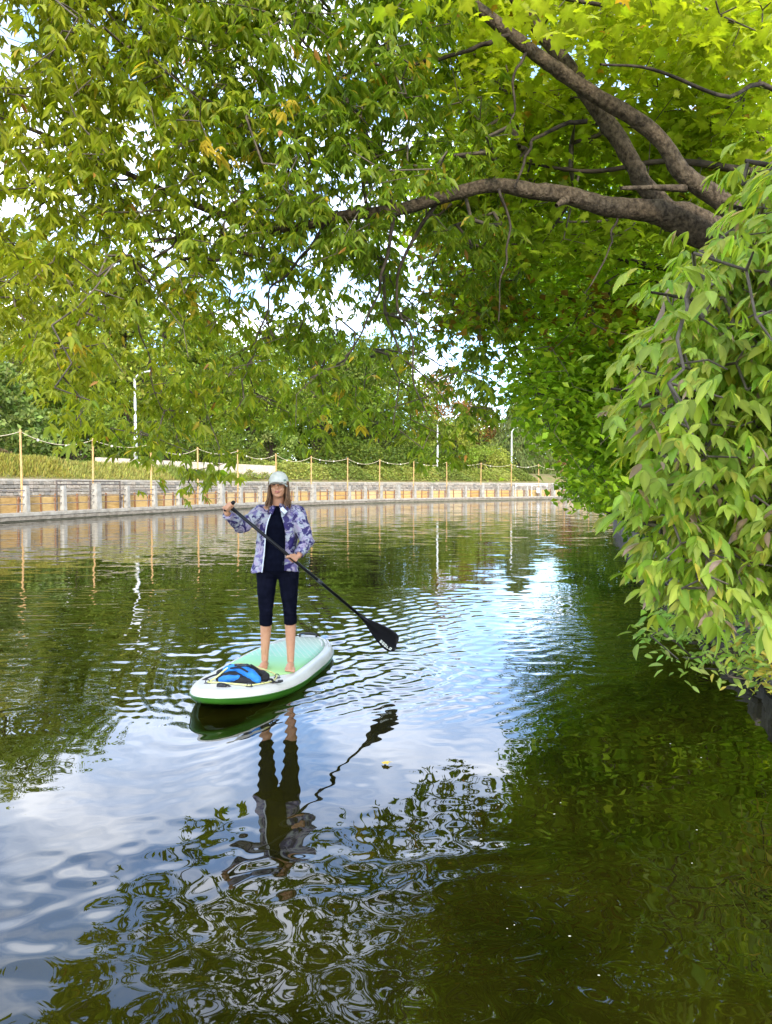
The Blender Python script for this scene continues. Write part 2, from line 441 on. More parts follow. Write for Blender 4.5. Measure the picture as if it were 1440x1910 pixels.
# a few drip rings on the calm water
for (px_, py_, a_, l_, r_) in ((205, 1625, 0.0006, 0.16, 0.12), (450, 1560, 0.0005, 0.14, 0.10), (120, 1500, 0.0004, 0.14, 0.12)):
    gx, gy = ground_px(px_, py_)
    rr = np.hypot(X - gx, Y - gy)
    H += a_ * np.cos(2 * np.pi / l_ * rr) * np.exp(-(rr / r_) ** 2)
H *= sstep(0.72, 0.585, np.abs(cs))[None, :] * sstep(150, 120, Y) * 0.999
V = np.stack([X, Y, H], -1).reshape(-1, 3)
nr, nc = X.shape
back = np.stack([np.linspace(-60, 60, nc), np.full(nc, -16.0), np.zeros(nc)], -1)
V = np.vstack([V, back])
idx = np.arange((nr + 1) * nc).reshape(nr + 1, nc)
order = np.vstack([idx[-1:], idx[:-1]])
Fc = np.stack([order[:-1, :-1], order[:-1, 1:], order[1:, 1:], order[1:, :-1]], -1).reshape(-1, 4)
def water_mat():
    m, t = new_mat('water')
    out = N(t, 'ShaderNodeOutputMaterial')
    geo = N(t, 'ShaderNodeNewGeometry')
    sp = N(t, 'ShaderNodeSeparateXYZ'); L(t, geo.outputs['Position'], sp.inputs[0])
    # small ripples carried by the shading normal, growing with the open, breezier reach of the canal
    reach = N(t, 'ShaderNodeMapRange'); reach.inputs['From Min'].default_value = 6.0; reach.inputs['From Max'].default_value = 22.0
    L(t, sp.outputs['Y'], reach.inputs['Value'])
    reach.inputs['To Min'].default_value = 0.006; reach.inputs['To Max'].default_value = 0.085
    acc = None
    for sc_, st in ((2.6, (0.30, 1, 1)), (7.0, (0.4, 1, 1))):
        mp = N(t, 'ShaderNodeMapping'); mp.inputs['Scale'].default_value = st
        L(t, geo.outputs['Position'], mp.inputs['Vector'])
        n = N(t, 'ShaderNodeTexNoise'); n.inputs['Scale'].default_value = sc_; n.inputs['Detail'].default_value = 2.0
        L(t, mp.outputs[0], n.inputs['Vector'])
        s = N(t, 'ShaderNodeVectorMath', operation='SUBTRACT'); s.inputs[1].default_value = (0.5, 0.5, 0.5)
        L(t, n.outputs['Color'], s.inputs[0])
        if acc is None: acc = s.outputs[0]
        else:
            a = N(t, 'ShaderNodeVectorMath', operation='ADD'); L(t, acc, a.inputs[0]); L(t, s.outputs[0], a.inputs[1]); acc = a.outputs[0]
    sc2 = N(t, 'ShaderNodeVectorMath', operation='SCALE'); L(t, acc, sc2.inputs[0]); L(t, reach.outputs[0], sc2.inputs['Scale'])
    fl = N(t, 'ShaderNodeVectorMath', operation='MULTIPLY'); fl.inputs[1].default_value = (0.45, 1.0, 0.0); L(t, sc2.outputs[0], fl.inputs[0])
    ad = N(t, 'ShaderNodeVectorMath', operation='ADD'); L(t, geo.outputs['Normal'], ad.inputs[0]); L(t, fl.outputs[0], ad.inputs[1])
    no = N(t, 'ShaderNodeVectorMath', operation='NORMALIZE'); L(t, ad.outputs[0], no.inputs[0])
    di = N(t, 'ShaderNodeBsdfDiffuse')
    mn = N(t, 'ShaderNodeTexNoise'); mn.inputs['Scale'].default_value = 1.3; mn.inputs['Detail'].default_value = 6.0
    L(t, geo.outputs['Position'], mn.inputs['Vector'])
    cr = N(t, 'ShaderNodeValToRGB')
    cr.color_ramp.elements[0].position = 0.35; cr.color_ramp.elements[0].color = (0.006, 0.0062, 0.0006, 1)
    cr.color_ramp.elements[1].position = 0.68; cr.color_ramp.elements[1].color = (0.019, 0.0175, 0.0016, 1)
    L(t, mn.outputs['Fac'], cr.inputs['Fac']); L(t, cr.outputs['Color'], di.inputs['Color'])
    gl = N(t, 'ShaderNodeBsdfGlossy'); gl.inputs['Roughness'].default_value = 0.012; gl.inputs['Color'].default_value = (1, 1, 1, 1)
    L(t, no.outputs[0], gl.inputs['Normal'])
    fr = N(t, 'ShaderNodeFresnel'); fr.inputs['IOR'].default_value = 1.72
    L(t, no.outputs[0], fr.inputs['Normal'])
    mix = N(t, 'ShaderNodeMixShader')
    L(t, fr.outputs[0], mix.inputs[0]); L(t, di.outputs[0], mix.inputs[1]); L(t, gl.outputs[0], mix.inputs[2])
    L(t, mix.outputs[0], out.inputs[0])
    return m
M['water'] = water_mat()
tag(obj('water', mesh_np('water', V, Fc, M['water'], True)), kind='structure')
del X, Y, H, V, Fc, iso, iso2, rip, fine

# ------------------------------------------------------------------ quay wall with coping stones
quay = empty('quay_wall', (*path(0.0)[0], 0.0))
tag(quay, 'low pale concrete quay wall edging the water under the railing', 'quay wall')
inv_q = Matrix.Translation(quay.location).inverted()
def child_at(name, me, parent, loc, rz=0.0):
    o = obj(name, me, parent)
    o.matrix_parent_inverse = Matrix.Identity(4)
    o.location = Vector(loc) - Vector(parent.location); o.rotation_euler = (0, 0, rz)
    return o
SQ = np.linspace(S0, S1, 240)
pts, _ = path(SQ)
def face_strip(name, off, z0, z1, mat, depth):
    a, _ = path(SQ, off); b, _ = path(SQ, off + depth)
    V = np.concatenate([np.c_[a, np.full(len(a), z0)], np.c_[a, np.full(len(a), z1)], np.c_[b, np.full(len(a), z1)]])
    n = len(a); i = np.arange(n - 1)
    Fc = np.concatenate([np.stack([i, i + 1, n + i + 1, n + i], 1), np.stack([n + i, n + i + 1, 2 * n + i + 1, 2 * n + i], 1)])
    return mesh_np(name, V, Fc, mat)
o = obj('wall_face', face_strip('wall_face', 0.06, -1.2, LEDGE - 0.17, M['quay'], 0.3)); o.parent = quay; o.matrix_parent_inverse = inv_q
o = obj('waterline_stain', face_strip('waterline_stain', 0.045, -0.3, 0.10, M['algae'], 0.02)); o.parent = quay; o.matrix_parent_inverse = inv_q
# coping slabs, one object each
slab_me = []
for k in range(3):
    bm = bmesh.new(); add_box(bm, (0, 0.28, LEDGE - 0.085 + 0.004 * k), (1.82, 0.60, 0.17), bevel=0.015)
    o = bm_obj('coping_stone', bm, M['coping']); slab_me.append(o.data); bpy.data.objects.remove(o)
s = -16.0
k = 0
while s < 84:
    p, a = path(s + 0.92)
    child_at('coping_stone', slab_me[(k * 7) % 3], quay, (p[0], p[1], 0), float(a))
    s += 1.84; k += 1
# course of blocks under the coping, the near ones single
blk = []
for k in range(4):
    bm = bmesh.new(); add_box(bm, (0, 0.06, LEDGE - 0.27), ((1.0, 0.8, 1.25, 0.9)[k] - 0.02, 0.10, 0.19), bevel=0.012)
    o = bm_obj('stone_block', bm, M['quay']); blk.append(o.data); bpy.data.objects.remove(o)
s = -10.0; k = 0
while s < 40:
    w = (1.0, 0.8, 1.25, 0.9)[(k * 5 + k // 3) % 4]
    p, a = path(s + w / 2, 0.0)
    child_at('stone_block', blk[(k * 5 + k // 3) % 4], quay, (p[0], p[1], 0), float(a))
    s += w; k += 1

# ------------------------------------------------------------------ stone retaining wall behind the walkway
rw = empty('stone_wall', (*path(0.0, WALL_OFF)[0], LEDGE)); inv_r = Matrix.Translation(rw.location).inverted()
tag(rw, 'long grey rubble stone retaining wall behind the railing walkway', 'stone wall')
o = obj('mortar_core', face_strip('mortar_core', WALL_OFF + 0.06, LEDGE - 0.3, 2.02, M['mortar'], 0.5)); o.parent = rw; o.matrix_parent_inverse = inv_r
o = obj('wall_cap', face_strip('wall_cap', WALL_OFF - 0.04, 2.0, 2.12, M['coping'], 0.6)); o.parent = rw; o.matrix_parent_inverse = inv_r
stone_shapes = []
srng = random.Random(3)
for k in range(8):
    w = (0.42, 0.55, 0.34, 0.48, 0.62, 0.38, 0.5, 0.45)[k]
    bm = bmesh.new(); add_box(bm, (0, 0, 0), (w - 0.025, 0.16, 0.175))
    for v in bm.verts:
        v.co += Vector((srng.uniform(-.02, .02), srng.uniform(-.025, .025), srng.uniform(-.014, .014)))
    bmesh.ops.bevel(bm, geom=list(bm.edges), offset=0.018, segments=1, affect='EDGES')
    o = bm_obj('stone', bm, M['stones'][k % 4]); stone_shapes.append((w, o.data)); bpy.data.objects.remove(o)
singles, rest = [], []
for row in range(5):
    z = 1.90 - row * 0.2
    s = -9.0 + row * 0.21
    while s < 78:
        w, me = stone_shapes[srng.randrange(8)]
        p, a = path(s + w / 2, WALL_OFF + 0.02 + srng.uniform(-.012, .012))
        (singles if (row < 3 and s < 31 and s > -5) else rest).append((me, p, float(a), z))
        s += w
singles.sort(key=lambda q: q[1][1])
rest += singles[300:]; singles = singles[:300]
for me, p, a, z in singles:
    child_at('stone', me, rw, (p[0], p[1], z), a)
bm = bmesh.new()
mats = {}
for me, p, a, z in rest:
    n0 = len(bm.verts); f0 = len(bm.faces)
    bm.from_mesh(me); bm.verts.ensure_lookup_table(); bm.faces.ensure_lookup_table()
    mt = Matrix.Translation((p[0], p[1], z)) @ Matrix.Rotation(a, 4, 'Z')
    for v in bm.verts[n0:]: v.co = mt @ v.co
    mi = M['stones'].index(me.materials[0])
    for f in bm.faces[f0:]: f.material_index = mi
me = bpy.data.meshes.new('stones_far'); bm.to_mesh(me); bm.free()
for m_ in M['stones']: me.materials.append(m_)
o = obj('stones', me); o.parent = rw; o.matrix_parent_inverse = inv_r; o['kind'] = 'stuff'

# ------------------------------------------------------------------ railing: concrete posts and metal rails
rail = empty('canal_railing', (*path(0.0)[0], LEDGE)); inv_l = Matrix.Translation(rail.location).inverted()
tag(rail, 'long canal railing of square concrete posts and thin metal rails', 'railing')
def post_mesh(w, h):
    bm = bmesh.new()
    add_box(bm, (0, 0, h / 2), (w, w * 0.9, h))
    for v in bm.verts:
        if v.co.z > h * 0.5: v.co.x *= 0.82; v.co.y *= 0.82
    bmesh.ops.bevel(bm, geom=list(bm.edges), offset=0.02, segments=2, affect='EDGES')
    o = bm_obj('concrete_post', bm, M['concrete']); me = o.data; bpy.data.objects.remove(o); return me
post_s, post_b = post_mesh(0.30, 1.33), post_mesh(0.46, 1.46)
ROFF = 0.36
PI0, PI1 = -5, 34
for i in range(PI0, PI1):
    p, a = path(i * BAY, ROFF)
    child_at('concrete_post', post_b if (i - 2) % 5 == 0 else post_s, rail, (p[0], p[1], LEDGE), float(a))
for i in range(PI0, PI1 - 1):
    for zr in (0.42, 0.78, 1.10):
        a, _ = path(i * BAY + 0.1, ROFF); b, _ = path((i + 1) * BAY - 0.1, ROFF)
        sag = random.uniform(-0.015, 0.015)
        bm = bmesh.new()
        add_tube(bm, [(a[0], a[1], LEDGE + zr), ((a[0] + b[0]) / 2, (a[1] + b[1]) / 2, LEDGE + zr + sag), (b[0], b[1], LEDGE + zr)], 0.024, 6)
        o = bm_obj('metal_rail', bm, M['rail_metal']); o.parent = rail; o.matrix_parent_inverse = inv_l

# ------------------------------------------------------------------ plywood hoarding behind the rails, one for each bay
hr = random.Random(11)
PLY = [M['plywood'], M['plywood'], M['plywood_pale'], M['plywood_worn']]
for i in range(-1, 32):
    p, a = path((i + 0.5) * BAY, ROFF + 0.42); a = float(a)
    h = empty('plywood_hoarding', (p[0], p[1], LEDGE - 0.03), a)
    n = i + 1
    tag(h, 'yellow plywood hoarding behind the railing, %s bay counted from the left edge' % ORD[n], 'hoarding', 'yellow plywood hoarding bays behind the railing')
    cut = hr.uniform(0.35, 0.65) * 2.4 - 1.2
    for (x0, x1) in ((-1.24, cut - 0.05), (cut + 0.05, 1.16)):
        bm = bmesh.new(); add_box(bm, ((x0 + x1) / 2, hr.uniform(-.02, .02), 0.44), (x1 - x0, 0.02, 0.82 + hr.uniform(-.03, .03)))
        o = bm_obj('plywood_board', bm, hr.choice(PLY), h); o.rotation_euler = (hr.uniform(-.05, .05), hr.uniform(-.012, .012), 0)
    for x0 in (cut, 1.25):
        bm = bmesh.new(); add_box(bm, (x0, -0.04, 0.46), (0.09, 0.07, 0.92 + hr.uniform(-.04, .1)))
        o = bm_obj('wooden_stake', bm, M['stake'], h); o.rotation_euler = (0, hr.uniform(-.08, .08), 0)

# ------------------------------------------------------------------ poles and rope of the festoon
PZ = HC + 2.73
tops = []
prn = random.Random(5)
for i in range(-2, 16):
    p, a = path(i * POLE, ROFF + 0.24)
    lean = Vector((prn.uniform(-.05, .05), prn.uniform(-.05, .05), 0))
    top = Vector((p[0], p[1], PZ + prn.uniform(-.06, .06))) + lean
    tops.append(top)
    bm = bmesh.new()
    base = Vector((p[0], p[1], LEDGE))
    add_tube(bm, [(0, 0, 0), tuple((top - base) * 0.5), tuple(top - base)], [0.06, 0.055, 0.05], 8)
    add_tube(bm, [tuple((top - base) - Vector((0, 0, 0.16))), tuple((top - base) - Vector((0, 0, 0.08)))], 0.075, 8)
    if i < 0: name = 'tan wooden rope pole standing before the first pole seen beside the grassy berm' if i == -1 else 'tan wooden rope pole furthest along the quay beyond the berm'
    else: name = 'tall tan wooden rope pole at the railing, %s of them from the left edge' % ORD[i]
    o = bm_obj('wooden_pole', bm, M['pole_wood'], loc=base)
    tag(o, name, 'pole', 'tall wooden poles carrying the rope')
fest = empty('festoon_rope', tuple(tops[0]))
tag(fest, 'pale sagging rope with small bulbs strung along the tops of the wooden poles', 'rope')
inv_f = Matrix.Translation(fest.location).inverted()
for k, (a, b) in enumerate(zip(tops[:-1], tops[1:])):
    sag = 0.42 + prn.uniform(-.12, .1)
    pts = [a.lerp(b, t) - Vector((0, 0, sag * 4 * t * (1 - t) + 0.1)) for t in np.linspace(0, 1, 13)]
    bm = bmesh.new(); add_tube(bm, pts, 0.019, 5)
    o = bm_obj('rope_span', bm, M['rope'], smooth=True); o.parent = fest; o.matrix_parent_inverse = inv_f
    for t in ((0.3,) if k % 2 else (0.22, 0.6)):
        q = a.lerp(b, t) - Vector((0, 0, sag * 4 * t * (1 - t) + 0.12))
        bm = bmesh.new(); bmesh.ops.create_uvsphere(bm, u_segments=10, v_segments=7, radius=0.062)
        for v in bm.verts: v.co.z *= 1.15
        o = bm_obj('bulb', bm, M['bulb'], smooth=True, loc=q); o.parent = fest; o.matrix_parent_inverse = inv_f

# ------------------------------------------------------------------ gate frames standing at the railing
def gate_frame(i0, i1, mat, label, h):
    a, _ = path(i0 * BAY, ROFF + 0.2); b, _ = path(i1 * BAY, ROFF + 0.2)
    r = empty('gate_frame', (a[0], a[1], LEDGE))
    tag(r, label, 'gate frame')
    d = Vector((b[0] - a[0], b[1] - a[1], 0))
    for t in (0, 0.5, 1):
        bm = bmesh.new(); add_box(bm, tuple(d * t + Vector((0, 0, h / 2))), (0.07, 0.07, h)); bm_obj('upright', bm, mat, r)
    for z in (h - 0.03, h - 0.22):
        bm = bmesh.new(); add_tube(bm, [tuple(Vector((0, 0, z))), tuple(d + Vector((0, 0, z)))], 0.028, 6); bm_obj('crossbar', bm, mat, r)
gate_frame(0.9, 2.85, M['frame_metal'], 'dark metal gate frame at the railing beside the wide concrete post near the berm', 1.62)
gate_frame(24.3, 26.6, M['lamp_metal'], 'pale metal gate frame at the railing far along the canal', 1.62)
a, an = path(25.7 * BAY, ROFF - 0.3)
bm = bmesh.new(); add_box(bm, (0, 0, 0), (0.62, 0.03, 0.62), bevel=0.01)
o = bm_obj('notice_board', bm, M['white_sign'], loc=(a[0], a[1], LEDGE + 0.75), rot=(0, 0, float(an)))
tag(o, 'small blank white notice fixed to the railing near the pale gate frame', 'sign')

# ------------------------------------------------------------------ low concrete wall on the slope
W0, W1 = P(180, 853, 53), P(512, 869, 71)
lw = empty('low_wall', tuple(W0)); inv_w = Matrix.Translation(lw.location).inverted()
tag(lw, 'long low beige concrete wall on the slope behind the yellow grass', 'wall')
for k in range(11):
    a, b = W0.lerp(W1, k / 11), W0.lerp(W1, (k + 1) / 11)
    d = b - a
    bm = bmesh.new(); add_box(bm, (0, 0, 0), (d.length - 0.03, 0.35, 1.1), bevel=0.02)
    o = bm_obj('wall_panel', bm, M['low_wall'], loc=((a.x + b.x) / 2, (a.y + b.y) / 2, (a.z + b.z) / 2 - 0.55), rot=(0, 0, math.atan2(d.y, d.x)))
    o.parent = lw; o.matrix_parent_inverse = inv_w

# ------------------------------------------------------------------ street lamps
def street_lamp(x, ybase, ytop, d, arm, label):
    b = P(x, ybase, d); t = P(x, ytop, d); h = t.z - b.z
    r = empty('street_lamp', (b.x, b.y, b.z - 0.4)); h += 0.4
    tag(r, label, 'street lamp', 'white street lamps behind the canal wall')
    bm = bmesh.new(); add_tube(bm, [(0, 0, 0), (0, 0, h * .35), (0, 0, h * 0.36), (0, 0, h * 0.92)], [0.155, 0.145, 0.105, 0.075], 10); bm_obj('lamp_post', bm, M['lamp_metal'], r, True)
    bm = bmesh.new(); add_tube(bm, [(0, 0, 0), (0, 0, 0.25)], 0.24, 10); bm_obj('base_plate', bm, M['lamp_metal'], r)
    pts = spline([(0, 0, h * 0.9), (arm * 0.12, 0, h * 0.955), (arm * 0.45, 0, h * 0.99), (arm * 0.85, 0, h)], 9)
    bm = bmesh.new(); add_tube(bm, pts, 0.055, 8); bm_obj('lamp_arm', bm, M['lamp_metal'], r, True)
    bm = bmesh.new(); add_box(bm, (arm, 0, h - 0.02), (0.75, 0.26, 0.13), bevel=0.05); bm_obj('lamp_head', bm, M['lamp_metal'], r)
street_lamp(253, 856, 692, 58, 1.7, 'tall white street lamp with curved arm above the low beige wall')
street_lamp(816, 888, 776, 97, 1.7, 'white street lamp half hidden by hanging leaves in the middle of the hedge')
street_lamp(954, 888, 797, 112, 1.9, 'white street lamp in front of the dark weeping spruce')

# ------------------------------------------------------------------ foliage machinery
def leaf_template(kind):
    if kind == 'lance':       # pointed leaflet, length 1 along +y, folded on the midrib, tip drooping
        V = [(0, 0, 0), (-.155, .34, .035), (0, .42, -.03), (.155, .34, .035), (-.10, .70, -.03), (.10, .70, -.03), (0, 1, -.17)]
        Fc = [(0, 2, 1), (0, 3, 2), (1, 2, 4), (2, 6, 4), (2, 3, 5), (2, 5, 6)]
    elif kind == 'ovate':     # broader leaflet with a short tip
        V = [(0, 0, 0), (-.12, .15, .03), (0, .2, -.02), (.12, .15, .03), (-.185, .42, .035), (0, .48, -.045), (.185, .42, .035), (-.12, .72, -.03), (.12, .72, -.03), (0, 1, -.18)]
        Fc = [(0, 2, 1), (0, 3, 2), (1, 2, 5), (1, 5, 4), (2, 3, 6), (2, 6, 5), (4, 5, 9), (4, 9, 7), (5, 6, 8), (5, 8, 9)]
    elif kind == 'round':
        V = [(0, 0, 0), (-.26, .12, .03), (.26, .12, .03), (-.4, .42, .05), (.4, .42, .05), (-.27, .75, .02), (.27, .75, .02), (0, 1, -.08), (0, .45, -.03)]
        Fc = [(8, 0, 2), (8, 2, 4), (8, 4, 6), (8, 6, 7), (8, 7, 5), (8, 5, 3), (8, 3, 1), (8, 1, 0)]
    elif kind == 'maple':     # five lobes
        V = [(0, .3, -.03), (0, 0, 0), (-.22, .08, .02), (-.36, .02, 0), (-.30, .24, .02), (-.54, .42, -.06), (-.26, .50, .03), (-.28, .66, .02), (-.13, .62, .03), (0, 1, -.1),
             (.13, .62, .03), (.28, .66, .02), (.26, .50, .03), (.54, .42, -.06), (.30, .24, .02), (.36, .02, 0), (.22, .08, .02)]
        Fc = [(0, i, i + 1) for i in range(1, 16)] + [(0, 16, 1)]
        Fc = [f[::-1] for f in Fc]
    elif kind == 'card':      # small leaf of a distant tree
        V = [(0, 0, 0), (-.32, .5, .08), (.32, .5, .08), (0, 1, -.1)]
        Fc = [(0, 3, 1), (0, 2, 3)]
    elif kind == 'needle':
        V = [(0, 0, 0), (-.09, .5, .05), (.09, .5, .05), (0, 1, -.05)]
        Fc = [(0, 3, 1), (0, 2, 3)]
    return np.array(V, float), np.array(Fc)
def leaf_frames(d, n):
    d = d / (np.linalg.norm(d, axis=1, keepdims=True) + 1e-9)
    x = np.cross(d, n); x /= np.linalg.norm(x, axis=1, keepdims=True) + 1e-9
    z = np.cross(x, d)
    return np.stack([x, d, z], 2)          # columns: width, length, normal
RIB = {'lance': (0, 2, 6), 'ovate': (0, 2, 5, 9), 'round': (0, 8), 'maple': (0, 1)}
def rib_tone(kind, n, k):
    f = np.full(n, .92); f[list(RIB.get(kind, ()))] = 1.22 if kind in RIB else .92
    f = np.repeat(f[None], k, 0) * np.random.default_rng(k).normal(1, .10 if kind in RIB else 0.0, (k, n))
    return np.clip(f, .5, 1.5).reshape(-1, 1)
def leaves_mesh(name, kind, pos, fr, size, col, mat):
    V0, F0 = leaf_template(kind)
    wid = np.random.default_rng(5).uniform(0.8, 1.2, len(pos))
    loc = np.repeat(V0[None], len(pos), 0) * size[:, None, None]
    loc[:, :, 0] *= wid[:, None]
    Vw = np.einsum('nij,nkj->nki', fr, loc) + pos[:, None]
    Fc = (F0[None] + (np.arange(len(pos)) * len(V0))[:, None, None]).reshape(-1, 3)
    return mesh_np(name, Vw.reshape(-1, 3), Fc, mat, False, np.repeat(col, len(V0), 0) * rib_tone(kind, len(V0), len(pos)))
def in_poly(x, y, poly):
    poly = np.asarray(poly, float); c = np.zeros(len(x), bool); j = len(poly) - 1
    for i in range(len(poly)):
        xi, yi = poly[i]; xj, yj = poly[j]
        c ^= ((yi > y) != (yj > y)) & (x < (xj - xi) * (y - yi) / (yj - yi + 1e-9) + xi)
        j = i
    return c
def scatter(poly, n, dfun, gaps=(), clump=0.0, seed=1, thin=None):
    """n crown points in front of the given outline, each at its own depth"""
    r = np.random.default_rng(seed)
    poly = np.asarray(poly, float)
    lo, hi = poly.min(0), poly.max(0)
    out = []
    while len(out) < n:
        x = r.uniform(lo[0], hi[0], 4000); y = r.uniform(lo[1], hi[1], 4000)
        k = in_poly(x, y, poly)
        w = np.ones(4000)
        for g_ in gaps:
            cx, cy, rx, ry = g_[:4]
            q = ((x - cx) / rx) ** 2 + ((y - cy) / ry) ** 2
            w *= 1 - np.exp(-np.clip(q, 0, 40) ** 1.6 * 0.7) * 0 - np.where(q < 1.25, (g_[4] if len(g_) > 4 else 0.96) * np.clip(1.6 - q, 0, 1), 0)
        if clump:
            w *= np.clip(1 - clump * (0.5 + 0.5 * np.sin(x / 41.0 + 2 * np.sin(y / 57.0 + seed)) * np.sin(y / 37.0 + 1.7 * np.sin(x / 66.0))), 0, 1)
        if thin is not None: w *= thin(x, y)
        k &= r.uniform(0, 1, 4000) < w
        for a, b in zip(x[k], y[k]):
            out.append((a, b))
    q = np.array(out[:n])
    d = dfun(q[:, 0], q[:, 1], r)
    return Pn(q[:, 0], q[:, 1], d), q
def grow(limb_nodes, targets, maxstep=0.35):
    """connect crown points to the limbs: each to the nearest node already joined; returns twig paths with radii"""
    nodes = [np.array(p) for p in limb_nodes]; par = [-1] * len(nodes)
    kd = kdtree.KDTree(len(nodes))
    for i, p in enumerate(nodes): kd.insert(Vector(p), i)
    kd.balance()
    dist = np.array([kd.find(Vector(t))[2] for t in targets])
    order = np.argsort(dist)
    pts = np.array(nodes)
    cnt = len(nodes); cap = cnt + len(targets) * 6
    buf = np.zeros((cap, 3)); buf[:cnt] = pts
    tips = []
    for ti in order:
        t = targets[ti]
        d = np.linalg.norm(buf[:cnt] - t, axis=1)
        # prefer nodes that lie above the point: twigs droop
        j = int(np.argmin(d + 0.5 * np.clip(t[2] - buf[:cnt, 2], 0, None)))
        n = int(np.clip(d[j] / maxstep, 1, 5))
        prev = j
        for s in range(1, n + 1):
            f = s / n
            q = buf[j] * (1 - f) + t * f
            q[2] += 0.10 * d[j] * 4 * f * (1 - f) * 0.6
            q[:2] += rng.normal(0, 0.03 * d[j], 2) * (0 if s == n else 1)
            buf[cnt] = q; par.append(prev); prev = cnt; cnt += 1
        tips.append((ti, prev))
    child = np.zeros(cnt)
    for ti, k in tips:
        while k >= 0 and k >= len(limb_nodes):
            child[k] += 1; k = par[k]
    paths = []
    for k in range(len(limb_nodes), cnt):
        r0 = 0.0022 * math.sqrt(child[par[k]] if par[k] >= len(limb_nodes) else child[k]) + 0.001
        r1 = 0.0022 * math.sqrt(child[k]) + 0.001
        paths.append((np.array([buf[par[k]], buf[k]]), np.array([r0, r1])))
    return paths
def limb(parent, name, pts, radii, mat, n=28, sides=10, knob=0.06, inv=None):
    """tapered, slightly uneven limb through world points"""
    c = spline(np.array([tuple(p) for p in pts]), n)
    rr = np.interp(np.linspace(0, 1, n), np.linspace(0, 1, len(radii)), radii)
    r = np.random.default_rng(len(bpy.data.objects))
    V, Fc = tubes_np([(c, rr)], sides)
    V = V + r.normal(0, 1, V.shape) * np.repeat(rr, sides)[:, None] * knob
    me = mesh_np(name, V, Fc, mat, True)
    o = obj(name, me, parent)
    if inv is not None: o.matrix_parent_inverse = inv
    return o, c
def palette(n, cols, wts, seed, jit=0.18):
    r = np.random.default_rng(seed)
    cols = np.array(cols, float); wts = np.array(wts, float) / sum(wts)
    c = cols[r.choice(len(cols), n, p=wts)]
    return np.clip(c * (1 + r.normal(0, jit, (n, 1))) * (1 + r.normal(0, 0.07, (n, 3))), 0.004, 0.95)
def compound(centres, per, leaflets, size, seed, spread=0.11, droop=0.6, ang=0.9):
    """compound leaves round each centre: positions, directions, normals, sizes, owning centre"""
    r = np.random.default_rng(seed)
    nC = len(centres)
    own = np.repeat(np.arange(nC), per)
    base = centres[own] + r.normal(0, 1, (nC * per, 3)) * spread * np.array([1, 1, 0.75])
    az = r.uniform(0, 2 * np.pi, len(base))
    rd = np.stack([np.cos(az), np.sin(az), r.uniform(-droop - .5, -droop + .45, len(base))], 1)
    rd /= np.linalg.norm(rd, axis=1, keepdims=True)
    side = np.cross(rd, [0, 0, 1.0]); side /= np.linalg.norm(side, axis=1, keepdims=True)
    pos, dr, nm, sz, ow = [], [], [], [], []
    L0 = size * np.clip(r.lognormal(0, .24, len(base)), .5, 1.55)
    for k in range(leaflets):
        if k == 0: along, s, f = 1.0, 0.0, 1.05
        else:
            along = 0.9 - 0.42 * ((k - 1) // 2) ; s = (1 if k % 2 else -1); f = 0.95 - 0.1 * ((k - 1) // 2)
        p = base + rd * (L0 * 0.75 * along)[:, None]
        d = rd + side * (s * ang) + np.array([0, 0, -0.45]) * r.uniform(0.3, 1.3, len(base))[:, None] + r.normal(0, 0.15, base.shape)
        n = np.cross(side, rd) * 1.0
        n = np.where(n[:, 2:3] < 0, -n, n) + r.normal(0, 0.35, base.shape)
        keep = r.uniform(0, 1, len(base)) < (1 if k < 3 else 0.75)
        pos.append(p[keep]); dr.append(d[keep]); nm.append(n[keep]); sz.append((L0 * f)[keep]); ow.append(own[keep])
    return np.concatenate(pos), np.concatenate(dr), np.concatenate(nm), np.concatenate(sz), np.concatenate(ow)
def simple_leaves(centres, per, size, seed, spread, flat=0.6):
    r = np.random.default_rng(seed)
    own = np.repeat(np.arange(len(centres)), per)
    pos = centres[own] + r.normal(0, 1, (len(own), 3)) * spread
    az = r.uniform(0, 2 * np.pi, len(own))
    d = np.stack([np.cos(az), np.sin(az), r.uniform(-0.9, 0.15, len(own))], 1)
    n = np.stack([r.normal(0, flat, len(own)), r.normal(0, flat, len(own)), np.ones(len(own))], 1)
    return pos, d, n, size * r.uniform(0.65, 1.3, len(own)), own
